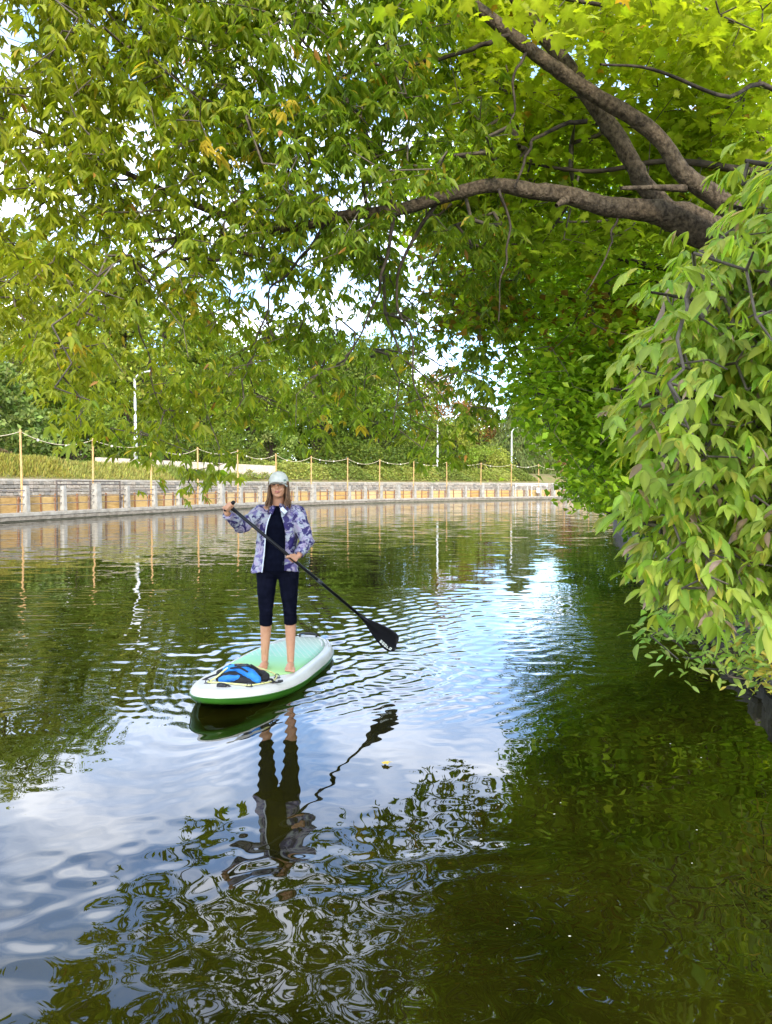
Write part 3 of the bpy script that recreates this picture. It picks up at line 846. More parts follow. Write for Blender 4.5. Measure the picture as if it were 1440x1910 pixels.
def split_leaves(parent, inv, kind, pos, fr, size, col, mat, n_single, name='crown', leaf_name='leaf'):
    """the n_single leaves that show largest become objects, the rest one mass"""
    q = proj(pos); d = pos[:, 1]
    inside = (q[:, 0] > 5) & (q[:, 0] < 1435) & (q[:, 1] > 5) & (q[:, 1] < 1900) & (d > 0.5)
    score = np.where(inside, size / d, 0)
    score = score * (0.6 + 0.4 * np.abs(fr[:, 1, 2]))
    order = np.argsort(-score)
    one = order[:n_single]; restm = np.ones(len(pos), bool); restm[one] = False
    me = leaves_mesh(name, kind, pos[restm], fr[restm], size[restm], col[restm], mat)
    o = obj(name, me, parent)
    if inv is not None: o.matrix_parent_inverse = inv
    o['kind'] = 'stuff'
    if n_single:
        V0, F0 = leaf_template(kind)
        r = np.random.default_rng(2)
        shared = []
        for k in range(14):
            c = col[one[r.integers(len(one))]]
            shared.append((mesh_np(leaf_name, V0, F0, mat, False, np.repeat(c[None], len(V0), 0) * rib_tone(kind, len(V0), 1)), c))
        cc = np.array([s_[1] for s_ in shared])
        for i in one:
            k = int(np.argmin(np.linalg.norm(cc - col[i], axis=1)))
            lo = bpy.data.objects.new(leaf_name, shared[k][0])
            m4 = Matrix([[*fr[i][0], pos[i][0]], [*fr[i][1], pos[i][1]], [*fr[i][2], pos[i][2]], [0, 0, 0, 1]]) @ Matrix.Diagonal((size[i], size[i], size[i], 1))
            COL.objects.link(lo); lo.parent = parent
            if inv is not None: lo.matrix_parent_inverse = inv
            lo.matrix_basis = m4
    return o

# ------------------------------------------------------------------ distant trees
def far_tree(name, label, base, h, rx, kind='broad', cols=((.05, .08, .015),), wts=None, seed=1, n=7000, leaf=0.34, ry=None, low=0.18, group='trees beyond the canal wall', cat='tree', flat=0.75):
    r = np.random.default_rng(seed)
    base = Vector(base)
    root = empty(name, base)
    tag(root, label, cat, group)
    ry = ry or rx
    wts = wts or [1] * len(cols)
    paths = []
    if kind == 'broad':
        nl = 46
        u = r.normal(0, 1, (nl, 3)); u /= np.linalg.norm(u, axis=1, keepdims=True)
        u[:, 2] = np.where(u[:, 2] < -0.75, -u[:, 2], u[:, 2])
        rad = r.uniform(0.45, 1.0, nl) ** 0.6
        cz = h * (low + 1) / 2; hz = h * (1 - low) / 2
        C = np.stack([u[:, 0] * rx, u[:, 1] * ry, cz + u[:, 2] * hz], 1) * np.stack([rad, rad, np.ones(nl)], 1)
        C[:, 2] = cz + u[:, 2] * hz * rad
        cr = rx * r.uniform(0.17, 0.36, nl)
        own = r.choice(nl, n, p=cr ** 2 / (cr ** 2).sum())
        v = r.normal(0, 1, (n, 3)); v /= np.linalg.norm(v, axis=1, keepdims=True)
        v[:, 2] = np.where(r.uniform(0, 1, n) < 0.35, np.abs(v[:, 2]), v[:, 2])
        pos = C[own] + v * (cr[own] * r.uniform(0.55, 1.12, n))[:, None] * np.array([1, 1, 0.72])
        d = v + r.normal(0, 0.7, (n, 3)) + np.array([0, 0, -0.5])
        nm = v + np.array([0, 0, 0.7]) + r.normal(0, 0.5, (n, 3))
        size = leaf * r.uniform(0.6, 1.35, n); tk = 'card'
        cl = palette(nl, cols, wts, seed + 1, 0.13)[own] * (1 + r.normal(0, 0.12, (n, 1)))
        for k in range(min(nl, 16)):
            paths.append((spline([(0, 0, h * low * r.uniform(.6, 1.6)), C[k] * np.array([.45, .45, .8]), C[k]], 5), np.linspace(0.10, 0.03, 5) * h / 10))
    else:
        pos, d, nm, size = [], [], [], []
        nwh = int(h * 1.7)
        for k in range(nwh):
            z = h * (low + (1 - low) * (k / nwh) ** 0.95) + r.normal(0, .1)
            Lb = rx * (1 - (k / nwh)) ** (0.75 if kind == 'pine' else 0.85) * r.uniform(0.8, 1.15) + 0.25
            nb = 9 if kind == 'pine' else 11
            for j in range(nb):
                az = r.uniform(0, 2 * np.pi); Lj = Lb * r.uniform(0.7, 1.12)
                dirv = np.array([math.cos(az), math.sin(az), 0])
                tilt = r.uniform(-0.05, 0.3) if kind == 'pine' else r.uniform(-0.45, -0.1)
                t = np.linspace(0, 1, 5)
                bp = dirv[None] * (t * Lj)[:, None] + np.array([0, 0, 1])[None] * (z + tilt * Lj * t - (0.16 if kind != 'pine' else -0.05) * Lj * t * t)[:, None]
                if j % 3 == 0: paths.append((bp, np.linspace(0.05, 0.015, 5) * h / 10))
                m = max(5, int(n / nwh / nb))
                tt = r.uniform(0.25, 1.03, m)
                c = np.stack([np.interp(tt, t, bp[:, i]) for i in range(3)], 1) + r.normal(0, 0.09 * Lj + 0.06, (m, 3)) * np.array([1, 1, 0.5])
                if kind == 'pine':
                    dd = dirv[None] * 0.7 + r.normal(0, 0.7, (m, 3)) + np.array([0, 0, 0.5]); ss = leaf * r.uniform(.7, 1.3, m)
                else:
                    c[:, 2] -= r.uniform(0, 0.28, m) * Lj * 0.5
                    dd = dirv[None] * 0.25 + r.normal(0, 0.3, (m, 3)) + np.array([0, 0, -1.0]); ss = leaf * r.uniform(.7, 1.6, m)
                pos.append(c); d.append(dd); nm.append(dirv[None] * .6 + r.normal(0, 0.6, (m, 3)) + np.array([0, 0, .8])); size.append(ss)
        pos = np.concatenate(pos); d = np.concatenate(d); nm = np.concatenate(nm); size = np.concatenate(size)
        cl = palette(len(pos), cols, wts, seed + 1, 0.2); tk = 'needle' if kind != 'pine' else 'card'
    me = leaves_mesh('crown', tk, pos, leaf_frames(d, nm), size, cl, M['leaf_far'])
    o = obj('crown', me, root); o['kind'] = 'stuff'
    V, Fc = tubes_np([(np.array([(0, 0, -0.6), (0.03 * h * .3, 0, h * .3), (0, 0, h * 0.85)]), np.array([0.022, 0.016, 0.005]) * h + 0.04)], 8)
    obj('trunk', mesh_np('trunk', V, Fc, M['bark_dark'], True), root)
    V, Fc = tubes_np(paths, 4)
    o = obj('branches', mesh_np('branches', V, Fc, M['bark_dark'], True), root); o['kind'] = 'stuff'
    return root
def fb(x, d):
    """ground point of the far bank at pixel column x and depth d"""
    X_ = (x - 720.0) / F * d
    pp, _ = path(TERR_S)
    o = np.min(np.hypot(pp[:, 0] - X_, pp[:, 1] - d))
    return (X_, d, float(far_ground_z(np.array([X_]), np.array([d]), o)[0]) - 0.1)
def hpx(y, d):        # height above the water of a thing whose top shows at pixel row y
    return HC + (906.0 - y) / F * d
def ft(name, label, x, d, ytop, wpx, **k):
    b = fb(x, d)
    return far_tree(name, label, b, hpx(ytop, d) - b[2], wpx / F * d / 2, **k)
GP = ((0.183, 0.248, 0.028), (0.256, 0.313, 0.04), (0.122, 0.184, 0.022))
GL = ((0.281, 0.324, 0.048), (0.354, 0.378, 0.064), (0.207, 0.259, 0.04))
GD = ((0.122, 0.173, 0.021), (0.171, 0.227, 0.028), (0.085, 0.13, 0.018))
GB = ((.20, .26, .06), (.25, .31, .08), (.15, .21, .05))
ft('willow_tree', 'tall feathery pale green tree at the left edge beyond the berm', -25, 56, 385, 280, cols=GL, seed=11, n=11000, leaf=.30, low=.1)
ft('pine_tree', 'broad blue-green pine low at the left edge above the grassy berm', -10, 50, 672, 240, cols=GB, seed=12, n=7000, leaf=.34, kind='pine', low=.05)
ft('pine_tree', 'light green spreading pine behind the first street lamp', 235, 68, 545, 270, cols=GL, seed=13, n=9000, leaf=.42, kind='pine', low=.08)
ft('pine_tree', 'bushy green pine between the berm and the first street lamp', 115, 62, 570, 260, cols=GP, seed=14, n=8000, leaf=.40, kind='pine', low=.06)
ft('pine_tree', 'tall green pine just beyond the arm of the first street lamp', 375, 76, 590, 230, cols=GP, seed=15, n=9000, leaf=.42, kind='pine', low=.08)
ft('leafy_tree', 'tall dense dark green tree behind the pale bush at the middle', 585, 92, 612, 270, cols=GD, seed=16, n=11000, leaf=.40, low=.1)
ft('leafy_tree', 'dense dark green tree left of the hidden street lamp', 700, 98, 640, 240, cols=GD, seed=17, n=10000, leaf=.40, low=.08)
ft('leafy_tree', 'mid green rounded tree between the pines and the dark tree', 470, 84, 640, 210, cols=GP, seed=18, n=9000, leaf=.38, low=.08)
ft('leafy_tree', 'pale green rounded tree right of the hidden street lamp', 845, 108, 782, 130, cols=GL, seed=19, n=7000, leaf=.34, low=.05)
ft('red_tree', 'orange-red autumn tree rising behind the pale green round tree', 815, 122, 705, 120, cols=((.30, .15, .04), (.24, .16, .04), (.34, .17, .055)), seed=20, n=6000, leaf=.40, low=.25)
ft('red_tree', 'small orange-brown autumn tree beside the weeping spruce', 890, 128, 748, 90, cols=((.26, .13, .04), (.20, .13, .035)), seed=21, n=4500, leaf=.38, low=.3)
ft('spruce_tree', 'dark weeping spruce with drooping boughs behind the far street lamp', 965, 122, 738, 190, cols=((.17, .21, .06), (.21, .25, .075), (.13, .17, .05)), seed=22, n=10000, leaf=.62, kind='spruce', low=.03)
ft('spruce_tree', 'weeping spruce partly covered by the overhanging maple boughs', 1060, 126, 770, 170, cols=((.18, .22, .055), (.22, .25, .075)), seed=23, n=9000, leaf=.62, kind='spruce', low=.03)
ft('leafy_tree', 'green tree at the end of the canal behind the spruces', 1160, 138, 700, 260, cols=GP, seed=24, n=9000, leaf=.5, low=.05)
ft('leafy_tree', 'tall green tree in the second row behind the pines', 310, 100, 545, 330, cols=GD, seed=25, n=9000, leaf=.55, low=.1)
ft('leafy_tree', 'tall green tree in the second row at the left behind the pines', 70, 84, 455, 360, cols=GP, seed=26, n=10000, leaf=.5, low=.1)
ft('leafy_tree', 'dark tree of the second row between the dense trees', 640, 122, 655, 260, cols=GP, seed=27, n=8000, leaf=.55, low=.1)
ft('pale_bush', 'pale green rounded bush behind the hedge end near the low wall', 508, 80, 786, 90, cols=GB, seed=28, n=4500, leaf=.26, low=.02, cat='bush', group='bushes beyond the canal wall')
ft('pale_bush', 'low green bush behind the hedge right of the hidden street lamp', 905, 112, 838, 110, cols=GL, seed=29, n=4500, leaf=.28, low=.02, cat='bush', group='bushes beyond the canal wall')
ft('dark_bush', 'dark green bush filling the gap under the dense trees', 655, 91, 835, 230, cols=GD, seed=30, n=6500, leaf=.28, low=.0, cat='bush', group='bushes beyond the canal wall')
ft('dark_bush', 'dark green bush under the spreading pines beside the first street lamp', 330, 66, 800, 280, cols=GD, seed=31, n=7500, leaf=.26, low=.0, cat='bush', group='bushes beyond the canal wall')
ft('dark_bush', 'dark green bush behind the berm at the left', 140, 58, 775, 240, cols=GD, seed=32, n=7500, leaf=.24, low=.0, cat='bush', group='bushes beyond the canal wall')
ft('dark_bush', 'dark green bush between the hidden lamp and the dense trees', 775, 102, 838, 150, cols=GD, seed=34, n=5500, leaf=.28, low=.0, cat='bush', group='bushes beyond the canal wall')
ft('red_shrub', 'small pinkish red shrub at the far end of the hedge', 1062, 108, 838, 50, cols=((.42, .12, .09), (.34, .16, .08), (.16, .17, .04)), seed=33, n=1600, leaf=.22, low=.2, cat='shrub', group='bushes beyond the canal wall')

# ------------------------------------------------------------------ hedge, shrubs and grass on the bank top
def bank_mass(name, label, cat, s0, s1, off0, off1, hgt, n, leaf, cols, seed, wts=None, kind='card', upright=False, stuff=False):
    r = np.random.default_rng(seed)
    s = r.uniform(s0, s1, n); o_ = r.uniform(off0, off1, n)
    p, a = path(s); ta = a
    X_ = p[:, 0] - np.sin(ta) * o_; Y_ = p[:, 1] + np.cos(ta) * o_
    z0 = far_ground_z(X_, Y_, o_)
    end = np.clip(np.minimum(s - s0, s1 - s) / 1.5, 0.15, 1)
    mid = np.sqrt(np.clip(1 - ((o_ - (off0 + off1) / 2) / ((off1 - off0) / 2)) ** 2, 0.03, 1))
    lump = 0.8 + 0.2 * np.sin(s * 1.1 + seed) * np.sin(s * 2.7 + 1) + 0.08 * np.sin(s * 7.0)
    top = hgt * end * mid * lump
    if upright:
        z = z0 - 0.05
        d = np.stack([r.normal(0, .35, n), r.normal(0, .35, n), np.ones(n)], 1); nm = r.normal(0, 1, (n, 3)); size = top * r.uniform(.6, 1.25, n) + 0.12
    else:
        z = z0 + top * (1 - r.uniform(0, 1, n) ** 2.2 * 0.9)
        d = np.stack([r.normal(0, 1, n), r.normal(0, 1, n), r.uniform(-.2, .9, n)], 1); nm = np.stack([r.normal(0, .6, n), -0.4 + r.normal(0, .6, n), np.ones(n)], 1); size = leaf * r.uniform(.6, 1.4, n)
    pos = np.stack([X_, Y_, z], 1)
    b = Vector((float(X_.mean()), float(Y_.mean()), float(z0.mean())))
    me = leaves_mesh('foliage', kind, pos - np.array(b), leaf_frames(d, nm), size, palette(n, cols, wts or [1] * len(cols), seed, .2), M['leaf_far'])
    if stuff:
        o = obj(name, me, None, b); tag(o, label, cat, kind='stuff'); return o
    root = empty(name, b); tag(root, label, cat, 'hedges and shrubs on the bank')
    o = obj('foliage', me, root); o['kind'] = 'stuff'
    # woody stems inside
    paths = []
    for k in range(24):
        i = r.integers(n); q = pos[i] - np.array(b)
        g0 = q.copy(); g0[2] = z0[i] - b.z - .1
        paths.append((np.array([g0, q]), np.array([.03, .012])))
    V, Fc = tubes_np(paths, 4); o = obj('stems', mesh_np('stems', V, Fc, M['bark_dark']), root); o['kind'] = 'stuff'
    return root
HG = ((.27, .30, .06), (.33, .35, .08), (.19, .23, .045))
bank_mass('juniper_hedge', 'low yellow-green juniper hedge along the top of the stone wall', 'hedge', 27.5, 47.5, 4.0, 7.6, 1.05, 18000, .20, HG, 41)
bank_mass('juniper_hedge', 'farther stretch of low yellow-green hedge beyond the hidden street lamp', 'hedge', 47.5, 62.5, 4.0, 7.6, 1.0, 12000, .22, HG, 42)
bank_mass('juniper_hedge', 'last short stretch of hedge in front of the weeping spruce', 'hedge', 63, 76, 4.0, 7.4, 0.9, 9000, .22, HG, 43)
bank_mass('berm_shrub', 'olive shrub row on top of the grassy berm', 'shrub', -6.5, 8.0, 8.0, 12.5, 0.9, 9000, .20, ((.10, .13, .04), (.15, .17, .05), (.17, .12, .06)), 44)
bank_mass('ornamental_grass', 'tufts of yellow ornamental grass on the bank above the stone wall', 'grass', -3, 29, 3.7, 6.2, 0.5, 17000, .3, ((.32, .29, .06), (.36, .34, .09), (.22, .26, .055)), 45, kind='needle', upright=True, stuff=True)
bank_mass('dry_grass', 'short dry brown-green grass covering the berm', 'grass', -9, 30, 3.6, 12.0, 0.20, 16000, .2, ((.20, .20, .07), (.15, .21, .045), (.24, .20, .09)), 46, kind='needle', upright=True, stuff=True)

# ------------------------------------------------------------------ right bank wall
RS = RB[:120]
wr = empty('bank_wall', (4.1, 10.3, 0)); inv_b = Matrix.Translation(wr.location).inverted()
tag(wr, 'dark weathered stone bank wall under the overhanging shrubs', 'bank wall')
me = strip('wall_face', RS, lambda x, y, o, i: np.full(len(x), {0.30: -1.0, 0.31: 0.46, 0.9: 0.47}[o]), [0.30, 0.31, 0.9], M['dark_stone'], side=-1, smooth=False)
o = obj('wall_core', me); o.parent = wr; o.matrix_parent_inverse = inv_b
dshapes = []
for k in range(5):
    w = (0.5, 0.7, 0.42, 0.6, 0.55)[k]
    bm = bmesh.new(); add_box(bm, (0, 0, 0), (w - .03, .22, .2))
    for v in bm.verts: v.co += Vector((srng.uniform(-.03, .03), srng.uniform(-.04, .04), srng.uniform(-.02, .02)))
    bmesh.ops.bevel(bm, geom=list(bm.edges), offset=0.025, segments=1, affect='EDGES')
    o = bm_obj('stone', bm, M['dark_stone']); dshapes.append((w, o.data)); bpy.data.objects.remove(o)
rbl = np.concatenate([[0], np.cumsum(np.linalg.norm(np.diff(RB, axis=0), axis=1))])
for row in range(3):
    s = 14.0 + .17 * row
    while s < 34:
        w, me = dshapes[srng.randrange(5)]
        q0 = np.array([np.interp(s, rbl, RB[:, 0]), np.interp(s, rbl, RB[:, 1])]); q1 = np.array([np.interp(s + w, rbl, RB[:, 0]), np.interp(s + w, rbl, RB[:, 1])])
        t = (q1 - q0) / w; q = (q0 + q1) / 2 + np.array([t[1], -t[0]]) * (0.24 + srng.uniform(-.03, .03))
        child_at('stone', me, wr, (q[0], q[1], 0.36 - row * 0.215), math.atan2(t[1], t[0]))
        s += w

# ------------------------------------------------------------------ trees along the right bank
def rt(name, label, X_, Y_, h, rx, seed, cols, leaf, n, low=.12, ry=None):
    far_tree(name, label, (X_, Y_, 0.9), h, rx, 'broad', cols, None, seed, n, leaf, ry, low, 'trees along the near bank')
RM = ((.15, .27, .018), (.21, .33, .028), (.11, .21, .017), (.27, .34, .034))
rt('maple_tree', 'green maple overhanging the water just beyond the big-leaved shrub', 8.4, 19.5, 9.5, 4.7, 51, RM, .19, 30000, low=.04)
rt('maple_tree', 'second green maple along the near bank leaning over the water', 10.3, 28, 10, 5.4, 52, RM, .2, 22000, low=.03)
rt('maple_tree', 'third green maple along the near bank, low boughs at the water', 14.4, 38, 12, 6.6, 53, RM, .25, 18000, low=.03)
rt('maple_tree', 'fourth green tree of the near bank close to the end of the railing', 21.5, 51, 12, 7.6, 54, RM, .32, 14000, low=.02)
rt('maple_tree', 'fifth green tree of the near bank at the bend of the canal', 32, 66, 13, 9.0, 55, RM, .4, 12000, low=.02)

def rshrub(label, s, h, rx, seed, n=5000, leaf=.13):
    q = np.array([np.interp(s, rbl, RB[:, 0]), np.interp(s, rbl, RB[:, 1])])
    far_tree('bank_shrub', label, (q[0] + .9, q[1], 0.45), h, rx, 'broad', RM, None, seed, n, leaf, None, .02, 'shrubs along the near bank edge', 'shrub')
rshrub('green shrub spilling over the bank wall just beyond the low round shrub', 30.5, 1.9, 1.3, 81, 6000, .10)
rshrub('green shrub at the bank edge under the first near-bank maple', 34.5, 2.2, 1.6, 82, 6000, .11)
rshrub('green shrub at the bank edge between the first two near-bank maples', 40, 2.4, 1.9, 83, 6000, .13)
rshrub('green shrub at the bank edge under the second near-bank maple', 46.5, 2.6, 2.3, 84, 6000, .16)
rshrub('green shrub at the bank edge under the third near-bank maple', 55, 3.0, 3.0, 85, 6000, .2)

# ------------------------------------------------------------------ box elder: limbs and drooping foliage over the canal
be = empty('box_elder', (5.0, 7.6, 0.9)); inv_e = Matrix.Translation(be.location).inverted()
tag(be, 'box elder with grey-brown limbs and drooping olive green leaves hanging over the canal', 'tree')
nodes = []
krng = np.random.default_rng(99)
def lm(name, pts, rad, n=30, sides=12, mat='bark', knob=0.05, collect=True, parent=be, inv=inv_e, store=None, thin=1.0):
    if thin < 1:                                        # light wood: thinner and kinked between its points
        rad = [q * thin for q in rad]
        w_ = [P(*p) for p in pts]; k_ = [w_[0]]
        for a_, b_ in zip(w_[:-1], w_[1:]):
            l_ = (b_ - a_).length
            for t_ in (.33, .67): k_.append(a_.lerp(b_, t_) + Vector(krng.normal(0, .055 * l_, 3)))
            k_.append(b_)
        pts = k_; n = max(n, 3 * len(pts))
    o, c = limb(parent, name, [P(*p) if not isinstance(p, Vector) else p for p in pts], rad, M[mat], n, sides, knob, inv)
    if collect: (nodes if store is None else store).append(c)
    return o
lm('trunk', [Vector((5.0, 7.7, 0.3)), Vector((4.85, 7.55, 1.6)), Vector((4.45, 7.35, 2.9)), P(1500, 520, 7.2), P(1420, 462, 7.1)], [.36, .29, .25, .23, .21], 20, 14, collect=False)
lm('limb', [(1450, 478, 7.1), (1330, 437, 7.0), (1262, 405, 6.95), (1205, 392, 6.9), (1130, 385, 6.85), (1060, 364, 6.8), (990, 356, 6.75), (920, 346, 6.7), (830, 366, 6.7), (740, 392, 6.7), (640, 402, 6.8), (530, 425, 6.9), (400, 395, 7), (250, 330, 7), (80, 250, 7), (-60, 200, 7)],
   [.20, .165, .14, .095, .082, .074, .066, .060, .055, .050, .045, .042, .034, .026, .018, .01], 70, 12)
lm('limb', [(1250, 398, 6.95), (1205, 350, 6.95), (1178, 300, 6.95), (1140, 240, 7.0), (1098, 180, 7.0), (1045, 105, 7.05), (985, 30, 7.1), (920, -60, 7.1), (840, -160, 7.1)], [.09, .08, .074, .078, .07, .064, .056, .045, .035], 40)
lm('limb', [(1500, 560, 6.7), (1420, 448, 6.6), (1345, 375, 6.55), (1275, 325, 6.5), (1238, 268, 6.5), (1185, 222, 6.5), (1110, 178, 6.45), (1040, 130, 6.4), (985, 90, 6.4), (900, 22, 6.4), (800, -60, 6.4)], [.12, .10, .082, .074, .064, .064, .06, .056, .052, .048, .04], 46)
lm('branch', [(985, 78, 6.4), (930, 72, 6.4), (880, 92, 6.4), (815, 112, 6.5), (740, 130, 6.6), (660, 110, 6.6), (580, 40, 6.6)], [.045, .04, .035, .03, .024, .018, .01], 26, 8, mat='bark_dark', thin=.48)
lm('branch', [(1095, 226, 6.95), (1040, 238, 6.9), (992, 262, 6.8), (976, 310, 6.7), (960, 350, 6.6)], [.045, .038, .03, .024, .018], 18, 8, mat='bark_dark', thin=.48)
lm('branch', [(990, 95, 6.4), (962, 130, 6.35), (960, 190, 6.3), (952, 250, 6.3)], [.03, .024, .018, .012], 14, 8, mat='bark_dark', thin=.48)
lm('branch', [(740, 392, 6.7), (700, 300, 6.6), (650, 190, 6.5), (560, 70, 6.5), (470, -60, 6.5)], [.05, .04, .032, .024, .015], 26, 8, mat='bark_dark', thin=.48)
lm('branch', [(640, 402, 6.8), (560, 330, 6.6), (470, 250, 6.5), (330, 150, 6.4), (230, 60, 6.4), (130, -50, 6.4)], [.045, .036, .03, .022, .016, .01], 30, 8, mat='bark_dark', thin=.48)
lm('branch', [(530, 425, 6.9), (440, 470, 6.8), (300, 505, 6.6), (180, 560, 6.4), (110, 640, 6.3)], [.042, .034, .026, .018, .01], 26, 8, mat='bark_dark', thin=.48)
lm('branch', [(740, 392, 6.7), (722, 480, 6.8), (690, 580, 6.9), (640, 680, 7.0)], [.04, .03, .02, .012], 20, 8, mat='bark_dark', thin=.48)
lm('branch', [(820, 368, 6.7), (775, 440, 6.9), (740, 540, 7.1), (770, 680, 7.2), (800, 780, 7.2)], [.045, .034, .025, .018, .01], 22, 8, mat='bark_dark', thin=.48)
lm('branch', [(930, 347, 6.7), (952, 420, 6.6), (945, 490, 6.5), (930, 600, 6.6)], [.03, .022, .016, .01], 16, 8, mat='bark_dark', thin=.48)
lm('branch', [(400, 395, 7), (330, 440, 6.9), (250, 520, 6.7), (260, 620, 6.6), (300, 760, 6.6)], [.03, .024, .018, .014, .008], 22, 8, mat='bark_dark', thin=.48)
lm('branch', [(620, 404, 6.8), (560, 480, 6.9), (500, 580, 7.0), (450, 700, 7.0)], [.034, .026, .018, .01], 20, 8, mat='bark_dark', thin=.48)
lm('branch', [(250, 330, 7), (170, 340, 6.8), (80, 380, 6.6), (10, 440, 6.6)], [.024, .018, .014, .01], 16, 8, mat='bark_dark', thin=.48)
lm('branch', [(1150, 396, 6.9), (1142, 450, 6.85), (1120, 500, 6.8), (1090, 548, 6.8)], [.022, .018, .014, .009], 14, 8, mat='bark_dark', thin=.48)
# stub of a broken twig and a branch collar
lm('branch', [(1278, 352, 6.5), (1230, 350, 6.42), (1158, 351, 6.35)], [.035, .024, .016], 10, 8, collect=False)
lm('branch', [(1056, 372, 6.75), (1046, 378, 6.62), (1038, 384, 6.58)], [.04, .026, .018], 6, 8, collect=False)

POLY_BE = [(-170, -260), (900, -260), (850, 40), (905, 200), (960, 320), (985, 430), (970, 560), (985, 690), (940, 760), (890, 790), (850, 860), (800, 880), (770, 800), (700, 790), (640, 800),
           (560, 800), (500, 830), (470, 872), (400, 890), (340, 905), (290, 870), (230, 850), (150, 830), (110, 770), (60, 650), (0, 560), (-170, 600)]
GAPS = [(20, 60, 45, 80), (15, 385, 55, 26), (590, 120, 26, 60, .9), (762, 420, 34, 40), (772, 515, 34, 40), (700, 612, 34, 34), (775, 690, 32, 30), (285, 590, 55, 48), (945, 690, 34, 50),
        (570, 170, 20, 40, .85), (830, 150, 30, 50, .9), (640, 500, 30, 22, .8), (520, 545, 30, 22, .8), (90, 540, 26, 30, .9), (40, 220, 22, 30, .9), (250, 250, 18, 18, .9), (420, 200, 18, 16, .8), (450, 330, 20, 16, .8),
        (170, 420, 18, 20, .8), (640, 330, 26, 26, .8), (330, 480, 24, 24, .8), (600, 640, 24, 30, .7), (120, 130, 20, 20, .8), (840, 250, 24, 28, .85), (720, 240, 22, 40, .8),
        (240, 700, 34, 120, .75), (420, 800, 30, 40, .7), (560, 740, 30, 40, .6), (660, 760, 30, 30, .5), (180, 860, 70, 60, .7), (480, 850, 60, 50, .8), (60, 60, 30, 30, .7)]
LIMB_PX = np.array(sum([[(a[0] + (b[0] - a[0]) * t, a[1] + (b[1] - a[1]) * t) for t in np.linspace(0, 1, 6)] for pl in (
    [(1330, 437), (1205, 392), (1060, 364), (920, 346), (830, 366), (735, 392)], [(1250, 398), (1178, 300), (1098, 180), (985, 30)], [(1345, 375), (1238, 268), (1110, 178), (985, 90), (890, 15)], [(985, 78), (880, 92), (815, 112)], [(1095, 226), (992, 262), (976, 310)]) for a, b in zip(pl[:-1], pl[1:])], []))
def behind_limbs(x, y, d):
    """crown points that would hang in front of the big limbs grow behind them"""
    m = np.min(np.hypot(x[:, None] - LIMB_PX[None, :, 0], y[:, None] - LIMB_PX[None, :, 1]), 1)
    return np.where((m < 48) & (d < 7.6), 7.6 + (d - 5.0) * .25, d)
def thin_be(x, y):
    return np.clip(1.0 - np.where(x > 420, 0.30, 0.62) * sstep(560, 880, y), 0.2, 1) * np.where(x < 130, 1 - 0.35 * sstep(420, 640, y), 1) * np.clip(1.1 - 0.6 * sstep(800, 930, x) * sstep(620, 250, y), 0.3, 1)
def d_be(x, y, r):
    far = np.interp(x, [0, 150, 300, 420, 600, 720, 820, 1000], [6.0, 6.2, 6.8, 7.4, 7.8, 9.0, 10.0, 10.6])
    d = 6.75 + (far - 6.75) * sstep(330, 620, y) + r.normal(0, 0.55, len(x))
    return behind_limbs(x, y, np.clip(d, 5.3, 11.5))
cl, cq = scatter(POLY_BE, 2250, d_be, GAPS, 0.7, 21, thin_be)
tw = grow(np.concatenate(nodes), cl)
V, Fc = tubes_np(tw, 4)
o = obj('twigs', mesh_np('twigs', V, Fc, M['twig'])); o.parent = be; o.matrix_parent_inverse = inv_e; o['kind'] = 'stuff'
pos, dr, nm, sz, ow = compound(cl, 7, 5, 0.090, 31, spread=0.11)
sz = sz * (np.linalg.norm(pos, axis=1) / 6.9) ** .65
yel = np.clip(1.05 - cq[ow, 0] / 620.0, 0.0, 1) * 0.75 + 0.12
r_ = np.random.default_rng(9)
ca = np.array((.13, .20, .014)); cb = np.array((.285, .29, .018))
f_ = np.clip(yel + r_.normal(0, .25, len(pos)) , 0, 1)[:, None]
colr = ca * (1 - f_) + cb * f_
odd = r_.uniform(0, 1, len(pos))
clus_odd = r_.uniform(0, 1, len(cl))[ow]
colr = np.where((odd < .012)[:, None] | (clus_odd < 0.014)[:, None], np.array((.44, .32, .03)), colr)
colr = np.where((odd > .997)[:, None], np.array((.42, .20, .05)), colr)
colr = np.clip(colr * (1 + r_.normal(0, .16, (len(pos), 1))), .004, .9)
split_leaves(be, inv_e, 'lance', pos, leaf_frames(dr, nm), sz, colr, M['leaf'], 300)

# ------------------------------------------------------------------ yellow-green maple above and behind the limbs
ym = empty('norway_maple', (7.5, 10.5, 1.2)); inv_y = Matrix.Translation(ym.location).inverted()
tag(ym, 'maple with bright yellow-green lobed leaves above the box elder limbs', 'tree')
ynodes = []
kw = dict(parent=ym, inv=inv_y, store=ynodes, mat='bark_dark')
lm('trunk', [Vector((7.5, 10.5, 0.6)), Vector((7.2, 10.2, 3.0)), Vector((6.6, 9.6, 5.0)), Vector((5.6, 8.6, 7.0)), Vector((4.6, 7.6, 8.4))], [.28, .22, .18, .13, .08], 20, 10, **kw)
lm('branch', [Vector((6.6, 9.6, 5.0)), P(1500, 60, 7.4), P(1380, 40, 6.8), P(1200, 20, 6.2), P(1000, -10, 5.8), P(840, -30, 5.6)], [.04, .03, .024, .018, .012, .008], 26, 8, **kw)
lm('branch', [Vector((6.9, 9.9, 4.0)), P(1480, 200, 7.4), P(1350, 180, 6.6), P(1220, 130, 6.0), P(1120, 120, 5.7)], [.03, .022, .016, .012, .008], 22, 8, **kw)
lm('branch', [Vector((7.1, 10.1, 3.4)), P(1500, 330, 7.8), P(1400, 320, 7.6), P(1250, 300, 7.6), P(1100, 320, 7.8), P(960, 300, 8.0)], [.07, .055, .04, .028, .02, .01], 24, 8, **kw)
